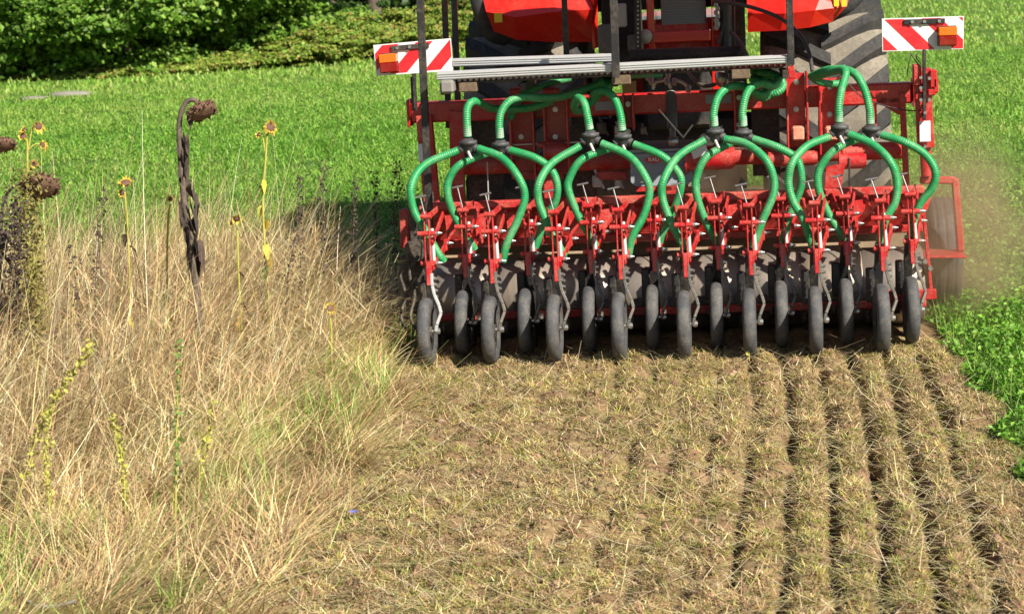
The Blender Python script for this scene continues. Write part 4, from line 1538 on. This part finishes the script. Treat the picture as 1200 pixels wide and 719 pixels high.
def tree(name, label, cat, base, height, rad, nleaf, lsize, low=.15, cols=LEAFT, trunk_r=.10, group=None, seed=0, lobes=9, zs=.85):
    r = np.random.default_rng(seed + 100)
    t = thing(name, label, cat, base, group)
    B = np.array(base)
    g = MB()
    # trunk and limbs
    top = Vector(base) + Vector((r.normal(0, .2), r.normal(0, .2), height * .75))
    pts = [Vector(base), Vector(base) + Vector((r.normal(0, .08), 0, height * .3)), Vector(base) + Vector((r.normal(0, .15), 0, height * .55)), top]
    P = curve(pts, height / 14)
    g.tube(P, [trunk_r * (1.15 - .95 * k / len(P)) for k in range(len(P))], 8)
    L = []
    for k in range(lobes):
        an = k / lobes * 6.283 * 1.62
        hz = low + (1 - low) * ((k + .5) / lobes) ** (1.9 if zs == .85 else 1)
        rr = rad * math.sin(math.pi * min(1, .22 + hz * .72)) * r.uniform(.5, .8)
        c = Vector(base) + Vector((math.cos(an) * rr, math.sin(an) * rr, height * hz * .92))
        L.append((c, rad * r.uniform(.38, .6)))
        st = Vector(base) + Vector((0, 0, height * max(.1, hz * .6)))
        g.tube(curve([st, (st + c) / 2 + Vector((0, 0, .1)), c], height / 12), [trunk_r * .45, trunk_r * .35, trunk_r * .28, trunk_r * .2, trunk_r * .14, trunk_r * .1] + [trunk_r * .08] * 60 if False else trunk_r * .28, 6)
    g.build('trunk', BARK, t)
    pos, nrm = [], []
    per = nleaf // lobes
    for c, rl in L:
        # sprays: clumps of leaves on twig ends over each lobe
        ns = max(8, per // 30)
        u = r.normal(size=(ns, 3))
        u /= np.linalg.norm(u, axis=1, keepdims=True)
        rc = rl * r.uniform(.45, 1.12, ns)[:, None]
        sc = np.array(c) + u * rc * np.array([1.15, 1.15, zs])
        k = r.integers(0, ns, per)
        pp = sc[k] + r.normal(0, 1, (per, 3)) * np.array([.15, .15, .06 * (zs if zs < .8 else 1)]) * (.45 + rad * .25)
        pos.append(pp)
        nn = r.normal(0, .45, (per, 3)) + u[k] * .35
        nn += np.array([0, 0, .62]) + np.array(SUNV) * .45
        nrm.append(nn)
    pos, nrm = np.concatenate(pos), np.concatenate(nrm)
    ok = pos[:, 2] > base[2] + .03
    pos, nrm = pos[ok], nrm[ok]
    n_ = len(pos)
    o = np_mesh('crown', *leaves(pos, lsize * r.uniform(.6, 1.35, n_), .7, nrm, pick(cols, n_, .16)), FRESH, t)
    return t


TREES = [  # photo column of the trunk, distance Y, height, radius, label
    (-60, 36.6, 7.0, 2.4, 'dense hazel tree cut by the left edge of the view'),
    (45, 36.5, 6.2, 2.1, 'broad hazel tree in full leaf, nearest the left corner'),
    (150, 36.6, 6.6, 2.2, 'leafy hazel tree second in from the left, foliage down to the grass'),
    (238, 37.9, 6.0, 1.6, 'young tree with a thin pale bare stem showing under its crown'),
    (300, 38.2, 7.2, 2.1, 'bright green tree left of the dark gap, branches held level'),
    (368, 40.6, 7.4, 1.7, 'yellowish green tree at the edge of the dark gap'),
]
for i, (px, Y, h, rd, lab) in enumerate(TREES):
    p = at(px, 90, Y)
    low = .0 if i < 3 else .07
    tree('hazel_tree', lab, 'tree', (p.x, Y, 0), h, rd, 38000, .15, low, group='trees along the meadow edge', seed=i, lobes=19, trunk_r=.11)
# dark wood behind, the shade of its interior put into the leaf colours
SHADE_LEAF = [(.035, .075, .015), (.05, .10, .02), (.028, .055, .012)]
for i, (px, Y, h, rd) in enumerate(((-40, 42, 10, 3.4), (80, 43, 11, 3.4), (190, 46, 11, 3.6), (290, 50, 12, 3.8), (385, 54, 13, 3.8), (470, 60, 14, 4.2), (560, 66, 14, 4.5), (650, 74, 15, 5))):
    p = at(px, 90, Y)
    labs = ['tall dark tree of the wood behind the leftmost hazels', 'tall dark tree behind the broad hazel', 'tall dark tree behind the second hazel', 'tall dark tree behind the thin stemmed young tree', 'tall dark tree in the gap right of the hazels', 'tall dark tree just left of the black posts', 'tall dark tree seen between the black posts', 'tall dark tree furthest away, behind the tractor']
    tree('forest_tree', labs[i], 'tree', (p.x, Y, 0), h, rd, 7500, .34, .03, SHADE_LEAF, .24, 'dark wood behind the hazels', 40 + i, 14)
# bare trunks in the gap
for i, (px, Y, r_, lab) in enumerate(((440, 55, .22, 'grey bare trunk standing in the dark gap left of the posts'), (462, 57, .14, 'slimmer dark trunk just right of the grey one'), (238, 38.2, .07, 'thin pale stem at the foot of the young tree'))):
    p = at(px, 60, Y)
    t = thing('tree_trunk', lab, 'tree trunk', (p.x, Y, 0), 'bare trunks at the wood edge')
    hh = 9 if i < 2 else 2.2
    MB().tube([Vector((p.x + .05 * math.sin(k), Y, k * hh / 8)) for k in range(9)], [r_ * (1.15 - k * .05) for k in range(9)], 10).build('trunk', BARK if i < 2 else paint('pale_bark', (.42, .38, .33), (.3, .26, .2), .5, .9), t)
# brambles and bracken along the foot of the wood
BR = [(.20, .32, .04), (.28, .38, .06), (.38, .40, .09), (.14, .26, .03), (.30, .36, .06), (.18, .30, .04), (.24, .34, .05), (.40, .28, .10)]
bl = ['low yellow-green bush at the foot of the leftmost tree', 'low rusty green bush under the broad hazel', 'bramble bush under the second hazel', 'bramble bush left of the pale thin stem', 'bramble bush right of the pale thin stem', 'bracken clump under the yellowish tree', 'rounded bracken bush in front of the dark gap', 'highest bramble mound left of the warning board', 'rusty bracken mound above the warning board', 'bramble mound behind the warning board', 'bramble bush between the black posts', 'far bramble bush beside the tractor']
for i, px in enumerate((20, 75, 130, 180, 232, 285, 340, 385, 430, 475, 520, 570)):
    Y = float(np.interp(px, [0, 200, 300, 400, 520, 600], [35.9, 36.2, 36.9, 38.1, 41.6, 44]))
    Y += random.uniform(-.35, .5)
    p = at(px, 90, Y)
    hgt = (.10, .12, .16, .22, .26, .30, .50, .75, .90, 1.0, 1.1, 1.2)[i]
    tree('bramble_bush', bl[i], 'bush', (p.x, Y, 0), hgt * 1.15, .8, 8000, .085, .04, BR, .03, 'brambles along the wood edge', 70 + i, 16, zs=.14 + hgt * .5)

# ================================================================== WEEDS AND SUNFLOWERS
BRN = [(.10, .065, .05), (.14, .09, .065), (.075, .05, .042), (.18, .12, .08)]


def flat_leaf(g, p, d, L, wd, curl=.6, droop=.8):
    """crumpled leaf strip hanging from p towards d"""
    p, d = Vector(p), Vector(d).normalized()
    side = d.cross(Vector((0, 0, 1)))
    side = side.normalized() if side.length > .05 else Vector((1, 0, 0))
    vs = []
    q = p.copy()
    n = 6
    for k in range(n + 1):
        t = k / n
        w_ = wd * math.sin(math.pi * min(1, .12 + t * .88)) * (1 + random.uniform(-.25, .25))
        lift = Vector((0, 0, curl * w_ * .8))
        vs += [q - side * w_ / 2 + lift * random.uniform(.2, 1.2), q + Vector((0, 0, -.005)), q + side * w_ / 2 + lift * random.uniform(.2, 1.2)]
        d = (d + Vector((0, 0, -droop / n * 2)) + Vector([random.uniform(-.15, .15) for _ in range(3)])).normalized()
        q = q + d * L / n
    fs = []
    for k in range(n):
        fs += [(k * 3, k * 3 + 1, k * 3 + 4, k * 3 + 3), (k * 3 + 1, k * 3 + 2, k * 3 + 5, k * 3 + 4)]
    return g.add(vs, fs, 0, True)


def pmat(name, c, c2, amount=.6, rough=.85):
    return paint(name, c, c2, amount, rough, scale=25, bump=.8, var=.3)


STALK = pmat('dry_brown_stalk', (.13, .10, .08), (.30, .24, .18))
WLEAF = pmat('withered_leaf', (.07, .05, .045), (.16, .11, .08))
HEADM = pmat('brown_seed_head', (.16, .085, .055), (.32, .2, .13))
YELP = pmat('yellow_petal', (.80, .56, .06), (.7, .6, .25), .5)
YSTALK = pmat('yellow_green_stalk', (.52, .52, .09), (.6, .52, .18))
GLEAF = pmat('weed_leaf', (.14, .26, .05), (.3, .36, .1))
OLV = pmat('olive_seed_cluster', (.30, .27, .07), (.2, .13, .05))


def seed_head(t, c, R, nrm, name='seed_head', mat=HEADM):
    """drooping disc with a thick scalloped edge and spiky bracts"""
    c, nrm = Vector(c), Vector(nrm).normalized()
    g = MB()
    pr = [(-.62 * R, 0), (-.58 * R, .3 * R), (-.38 * R, .75 * R), (-.05 * R, R), (.18 * R, .95 * R), (.34 * R, .62 * R), (.40 * R, 0)]
    g.lathe(pr, c, nrm, 22)
    a = nrm.orthogonal().normalized()
    b = nrm.cross(a)
    for k in range(150):
        th = random.uniform(0, 6.283)
        d = a * math.cos(th) + b * math.sin(th)
        h = random.uniform(-.3, .25) * R
        p = c + nrm * h + d * R * .9
        q = p + (d + nrm * random.uniform(-.9, .7)).normalized() * R * random.uniform(.15, .45)
        g.cyl(p, q, R * .09, R * .01, seg=4, cap=False)
    o = g.build(name, mat, t)
    return o


def sunflower_withered(base, pts, R, nrm, label, leaves_=8, rs=.016):
    t = thing('withered_sunflower', label, 'sunflower', base, 'withered sunflowers')
    P = curve(pts, .02)
    MB().tube(P, [rs * (1.1 - .6 * k / len(P)) for k in range(len(P))], 8).build('stem', STALK, t)
    seed_head(t, Vector(pts[-1]) + Vector(nrm).normalized() * R * .5, R, nrm)
    for k in range(leaves_):
        f = random.uniform(.25, .72)
        p = P[int(f * (len(P) - 1))]
        an = random.uniform(0, 6.283)
        g = MB()
        flat_leaf(g, p, (math.cos(an), math.sin(an) * .6, random.uniform(-.8, .1)), random.uniform(.10, .22), random.uniform(.04, .08), 1.0, 1.2)
        g.build('withered_leaf', WLEAF, t)
    return t


Ys = -.6
gb = at(238, 408, Ys); gb.z = 0
sunflower_withered(tuple(gb), [gb, at(229, 330, Ys), at(224, 280, Ys), at(216, 235, Ys), at(212, 190, Ys), at(210, 150, Ys), at(213, 130, Ys), at(219, 119, Ys), at(228, 117, Ys), at(234, 124, Ys)], .076, (.42, -.42, -.80), 'tall withered sunflower with one bent brown head standing alone in the dry grass', 0, .026)
ts = [o for o in D.objects if o.name.startswith('withered_sunflower')][0]
for (px, py, dx, dz, L, wd) in ((213, 164, .1, -.9, .08, .05), (216, 166, .5, -.9, .10, .05), (214, 190, .8, -.7, .12, .05), (216, 205, -.2, -1, .14, .06), (218, 225, .9, -.1, .13, .05), (217, 240, -.3, -1, .16, .06),
                                 (222, 262, .8, -.6, .12, .06), (223, 270, -.5, -.9, .17, .07), (226, 285, -.9, -.8, .16, .06), (228, 290, .7, -1, .2, .07), (230, 300, .4, -1, .2, .08), (226, 250, .5, -.9, .15, .09), (212, 175, -.5, -.9, .1, .05), (214, 178, 0, -1, .09, .07)):
    g = MB()
    flat_leaf(g, at(px, py, Ys), (dx, random.uniform(-.4, .3), dz), L * .85, wd * 1.25, 1.9, 1.3)
    flat_leaf(g, at(px + random.uniform(-2, 3), py + random.uniform(4, 14), Ys), (-dx * .6, random.uniform(-.5, .3), dz), L * .8, wd, 1.6, 1.4)
    g.build('withered_leaf', WLEAF, ts)
g = MB()
flat_leaf(g, at(224, 135, Ys), (-.1, -.2, -1), .09, .045, 1, .5)
g.build('bract', WLEAF, ts)
Yl = -.9
gb = at(-3, 420, Yl); gb.z = 0
sunflower_withered(tuple(gb), [gb, at(0, 330, Yl), at(1, 270, Yl), at(5, 235, Yl), at(18, 217, Yl), at(35, 213, Yl), at(47, 210, Yl)], .095, (.15, -.62, -.78), 'withered sunflower bending its brown head to the right near the left edge', 22, .014)
gb = at(-14, 420, -1.1); gb.z = 0
sunflower_withered(tuple(gb), [gb, at(-18, 300, -1.1), at(-16, 200, -1.1), at(-8, 168, -1.1), at(4, 164, -1.1)], .060, (.2, -.5, -.8), 'withered sunflower with its head cut by the left edge', 22, .014)


def yellow_head(t, c, R, nrm, open_=.6):
    R *= 1.0
    c, nrm = Vector(c), Vector(nrm).normalized()
    a = nrm.orthogonal().normalized()
    b = nrm.cross(a)
    h = MB().lathe([(-.3 * R, 0), (-.2 * R, .4 * R), (0, .55 * R), (.12 * R, .4 * R), (.15 * R, 0)], c, nrm, 14).build('flower_head', HEADM, t)
    g = MB()
    for k in range(15):
        th = k / 15 * 6.283 + random.uniform(-.15, .15)
        d = a * math.cos(th) + b * math.sin(th)
        e = nrm.cross(d)
        L = R * random.uniform(.5, 1.0)
        if random.random() < .1:
            continue
        p = c + d * R * .42
        m_ = p + d * L * .55 * open_ + nrm * L * .35
        q = p + d * L * open_ * random.uniform(.3, 1.2) + nrm * L * random.uniform(-.3, .8) - Vector((0, 0, L * random.uniform(0, .5)))
        g.add([p - e * R * .08, p + e * R * .08, m_ + e * R * .16, q, m_ - e * R * .16], [(0, 1, 2, 3, 4)])
    g.build('petal', YELP, h)


def yellow_flower(px, base_py, Y, pts, heads, label, nl=5, rs=.007):
    gb = at(px, base_py, Y); gb.z = 0
    t = thing('yellow_sunflower', label, 'sunflower', tuple(gb), 'small yellow sunflowers')
    P = curve([gb] + [at(x, y, Y) for x, y in pts], .03)
    g = MB().tube(P, rs, 6)
    for hx, hy, R, nv, st in heads:
        if st:
            g.tube(curve([at(*st, Y), at((hx + st[0]) / 2, min(hy, st[1]) - 1, Y), at(hx, hy, Y)], .02), rs * .7, 6)
    g.build('stem', YSTALK, t)
    for hx, hy, R, nv, st in heads:
        yellow_head(t, at(hx, hy, Y), R, nv)
    for k in range(nl):
        p = P[int(random.uniform(.35, .9) * (len(P) - 1))]
        g = MB()
        an = random.uniform(0, 6.283)
        flat_leaf(g, p, (math.cos(an), math.sin(an), -.3), random.uniform(.08, .15), random.uniform(.025, .05), .6, 1.4)
        g.build('leaf', random.choice((YSTALK, GLEAF, WLEAF, YELP)), t)
    return t


yellow_flower(32, 410, -.5, [(33, 300), (32, 220), (32, 170), (30, 160)], [(45, 148, .045, (.5, -.8, .1), (33, 175)), (27, 160, .04, (-.1, -.7, .6), None), (50, 170, .035, (.7, -.4, .2), (33, 176)), (28, 152, .03, (-.4, -.5, .5), None), (40, 192, .035, (.4, -.8, .1), (32, 205))], 'branching yellow sunflower with several small heads by the left edge')
yellow_flower(318, 380, .1, [(311, 300), (308, 230), (311, 190), (313, 160), (316, 152)], [(317, 149, .055, (.5, -.8, .25), None), (303, 158, .03, (-.4, -.6, .5), (311, 180))], 'yellow sunflower with half faded head on a tall stem, left of the machine', 9)
yellow_flower(150, 400, -.3, [(152, 330), (149, 260), (146, 225)], [(147, 214, .055, (.1, -.5, .8), None), (143, 226, .035, (-.3, -.7, .2), None)], 'yellow sunflower just above the dry grass between the two withered ones', 4)
yellow_flower(386, 400, -.5, [(388, 390), (387, 372)], [(387, 361, .045, (.2, -.8, .5), None)], 'little yellow sunflower low in the grass near the machine', 1)
yellow_flower(283, 400, -.3, [(280, 330), (278, 270)], [(277, 256, .04, (.1, -.7, -.2), None), (271, 262, .02, (-.4, -.7, .2), None)], 'faded small sunflower right of the tall withered one', 3)
yellow_flower(196, 400, -.4, [(196, 330), (197, 260), (200, 238)], [(200, 233, .028, (0, -.7, .5), None)], 'slender sunflower bud left of the tall withered stem', 2)


def seed_spike(px, base_py, Y, pts, label, mat, dens, rad, group, name='seeding_weed', cat='weed', rs=.006):
    gb = at(px, base_py, Y)
    gb.z = 0 if gb.z < .25 else gb.z * 0
    t = thing(name, label, cat, tuple(gb), group)
    P = curve([gb] + [at(x, y, Y) for x, y in pts], .015)
    MB().tube(P, [rs * (1.1 - .8 * k / len(P)) for k in range(len(P))], 6).build('stem', YSTALK if mat is not WLEAF else STALK, t)
    n0 = int(len(P) * .35)
    pos, nr = [], []
    for k in range(n0, len(P)):
        for _ in range(dens):
            pos.append(P[k] + Vector([random.gauss(0, rad) for _ in range(3)]))
            nr.append([random.gauss(0, 1) for _ in range(3)])
    V, F, _ = leaves(np.array([tuple(p) for p in pos]), rng.uniform(.012, .034, len(pos)), .6, np.array(nr), np.zeros((len(pos), 3)))
    np_mesh('seed_cluster', V, F, None, mat, t)['kind'] = 'stuff'
    return t


sp_g = 'seeding weeds standing in the dry grass'
seed_spike(35, 430, -1.0, [(37, 340), (33, 270), (31, 205)], 'thick olive seed spike beside the left sunflowers', OLV, 34, .045, sp_g)
seed_spike(22, 450, -1.2, [(20, 350), (17, 290), (16, 240)], 'dark dried weed spike hugging the left edge', WLEAF, 22, .04, sp_g)
seed_spike(52, 480, -1.5, [(46, 420), (42, 350), (40, 300)], 'shorter olive spike in front of the thick one', OLV, 18, .03, sp_g)
seed_spike(8, 640, -3.75, [(28, 560), (48, 500), (70, 458), (112, 400)], 'yellow-green spike arching right from the lower left corner', YSTALK, 5, .011, sp_g, rs=.005)
seed_spike(58, 650, -3.8, [(58, 600), (54, 540), (58, 480)], 'upright yellow-green stalk in the lower left', YSTALK, 4, .009, sp_g, rs=.005)
seed_spike(148, 632, -3.75, [(147, 590), (142, 530), (131, 486)], 'yellow-green spike leaning left in the near grass', YSTALK, 5, .010, sp_g, rs=.006)
seed_spike(204, 640, -3.85, [(206, 580), (207, 500), (209, 440), (210, 400)], 'thin straight bright stalk with small green leaves at its top', GLEAF, 2, .010, sp_g, rs=.0055)
seed_spike(232, 590, -3.4, [(235, 560), (243, 510), (250, 470)], 'short yellowish stalk right of the thin straight one', YSTALK, 3, .010, sp_g, rs=.0035)
seed_spike(352, 360, .4, [(352, 300), (350, 250), (352, 205)], 'dry brown spike right of the yellow sunflower', WLEAF, 3, .016, sp_g, rs=.004)
seed_spike(382, 360, .6, [(379, 290), (378, 240), (379, 190)], 'thin dark weed reaching above the dry grass', WLEAF, 3, .012, sp_g, rs=.004)
seed_spike(415, 350, .9, [(414, 290), (416, 240), (417, 208)], 'small dark weed with a star shaped top near the machine', WLEAF, 3, .014, sp_g, rs=.004)
seed_spike(465, 330, 1.3, [(462, 270), (466, 225), (464, 190)], 'dark weed in the shade beside the machine', WLEAF, 5, .022, sp_g, rs=.004)
seed_spike(440, 330, 1.6, [(441, 260), (440, 220), (438, 205)], 'slim dark weed just left of the shaded one', WLEAF, 3, .016, sp_g, rs=.004)
seed_spike(110, 420, -.9, [(112, 340), (116, 280), (121, 225)], 'reddish brown spike right of the left sunflowers', WLEAF, 2, .014, sp_g, rs=.004)
seed_spike(92, 470, -1.4, [(96, 400), (88, 330), (84, 290)], 'bent brown weed in front of the left sunflowers', WLEAF, 2, .014, sp_g, rs=.004)
seed_spike(330, 400, -.2, [(337, 330), (346, 280), (354, 240)], 'brown weed leaning towards the machine', WLEAF, 2, .014, sp_g, rs=.004)
seed_spike(878, 425, -.12, [(878, 418), (877, 405), (878, 393)], 'small yellow-green sprig in front of the press wheels', YSTALK, 3, .010, sp_g, rs=.003)
# blue flowers, dead head on the ground, stone, twig
for px, py, lab in ((415, 611, 'tiny blue flower lying on the tilled soil'), (281, 481, 'tiny blue flower in the dry grass at the edge')):
    c = on_ground(px, py)
    c.z = .04
    t = thing('blue_flower', lab, 'flower', tuple(c - Vector((0, 0, .04))), 'blue flowers')
    g = MB()
    for k in range(10):
        th = k * .628
        d = Vector((math.cos(th), math.sin(th), .35))
        e = Vector((-math.sin(th), math.cos(th), 0))
        g.add([c, c + d * .012 + e * .006, c + d * .024, c + d * .012 - e * .006], [(0, 1, 2, 3)])
    g.build('petal', pmat('blue_petal', (.16, .2, .75), (.3, .3, .8)), t)
    MB().tube([c - Vector((0, 0, .04)), c], .002, 5).build('stem', GLEAF, t)
c = on_ground(57, 690); c.z = .09
t = thing('fallen_seed_head', 'rusty brown seed head lying in the lower left corner', 'seed head', (c.x, c.y, 0))
seed_head(t, c + Vector((0, 0, .02)), .042, (.2, -.6, .8), 'seed_head', pmat('rusty_head', (.32, .14, .08), (.4, .25, .15)))
tw = MB()
tw.tube(curve([on_ground(22, 688, .09), on_ground(35, 706, .12), on_ground(60, 710, .10), on_ground(88, 704, .12)], .02), .008, 6)
tw.tube(curve([on_ground(50, 709, .10), on_ground(54, 719, .06), on_ground(70, 730, .02)], .02), .006, 6)
o = tw.build('dead_twig', pmat('grey_twig', (.40, .36, .32), (.5, .45, .4)))
tag(o, 'grey forked twig lying below the rusty seed head', 'twig')
for px, py, s, lab in ((82, 114, .26, 'flat grey stone lying in the far meadow'), (40, 118, .16, 'smaller flat stone left of the other in the far meadow')):
    c = on_ground(px, py)
    g = MB().lathe([(-.05, 0), (-.04, .8), (.05, 1.0), (.12, .8), (.16, .3), (.17, 0)], (0, 0, 0), (0, 0, 1), 14)
    g.v = [(c.x + p[0] * s * 1.7 * (1 + .2 * math.sin(p[1] * 9)), c.y + p[1] * s, p[2] * s * 2.2 + .03) for p in g.v]
    o = g.build('field_stone', pmat('grey_stone', (.30, .28, .24), (.4, .38, .33)))
    tag(o, lab, 'stone', 'stones in the far meadow')

# ================================================================== DUST
def dust(name, label, c, s, dens, seed):
    bpy_m = D.meshes.new(name)
    g = MB()
    g.lathe([(-1, 0), (-.9, .43), (-.6, .8), (-.2, .98), (.2, .98), (.6, .8), (.9, .43), (1, 0)], (0, 0, 0), (0, 0, 1), 20)
    g.v = [(c[0] + p[0] * s[0], c[1] + p[1] * s[1], c[2] + p[2] * s[2]) for p in g.v]
    m, n, out = new_mat('dust_' + str(seed))
    pv = n.nodes.new('ShaderNodeVolumePrincipled')
    pv.inputs['Color'].default_value = (.72, .55, .37, 1)
    pv.inputs['Anisotropy'].default_value = .2
    tc = n.nodes.new('ShaderNodeTexCoord')
    mp = n.nodes.new('ShaderNodeMapping')
    mp.inputs['Location'].default_value = (-c[0] / s[0], -c[1] / s[1], -c[2] / s[2])
    mp.inputs['Scale'].default_value = (1 / s[0], 1 / s[1], 1 / s[2])
    n.links.new(tc.outputs['Object'], mp.inputs[0])
    ln = n.nodes.new('ShaderNodeVectorMath')
    ln.operation = 'LENGTH'
    n.links.new(mp.outputs[0], ln.inputs[0])
    mr = n.nodes.new('ShaderNodeMapRange')
    mr.interpolation_type = 'SMOOTHSTEP'
    mr.inputs[1].default_value = 1.0
    mr.inputs[2].default_value = .0
    mr.inputs[3].default_value = 0
    mr.inputs[4].default_value = 1
    n.links.new(ln.outputs['Value'], mr.inputs[0])
    nz = noise(n, 3.2, 3, .6, tc.outputs['Object'])
    m2 = n.nodes.new('ShaderNodeMapRange')
    m2.inputs[1].default_value = .38
    m2.inputs[2].default_value = .7
    m2.inputs[3].default_value = .15
    m2.inputs[4].default_value = 1.5
    n.links.new(nz, m2.inputs[0])
    mu = n.nodes.new('ShaderNodeMath')
    mu.operation = 'MULTIPLY'
    n.links.new(mr.outputs[0], mu.inputs[0])
    n.links.new(m2.outputs[0], mu.inputs[1])
    mu2 = n.nodes.new('ShaderNodeMath')
    mu2.operation = 'MULTIPLY'
    mu2.inputs[1].default_value = dens
    n.links.new(mu.outputs[0], mu2.inputs[0])
    n.links.new(mu2.outputs[0], pv.inputs['Density'])
    n.links.new(pv.outputs[0], out.inputs['Volume'])
    o = g.build(name, m)
    tag(o, label, kind='stuff')


dust('dust_haze', 'thin brown dust hanging between the drill and the tractor', (.1, 1.7, .6), (1.6, .8, .6), 2.4, 2)
dust('dust_cloud', 'brown dust blown out at the right end of the drill', (1.80, 1.25, .40), (.68, 1.1, 1.0), 2.2, 1)
SC.cycles.volume_step_rate = 4
SC.cycles.volume_max_steps = 64
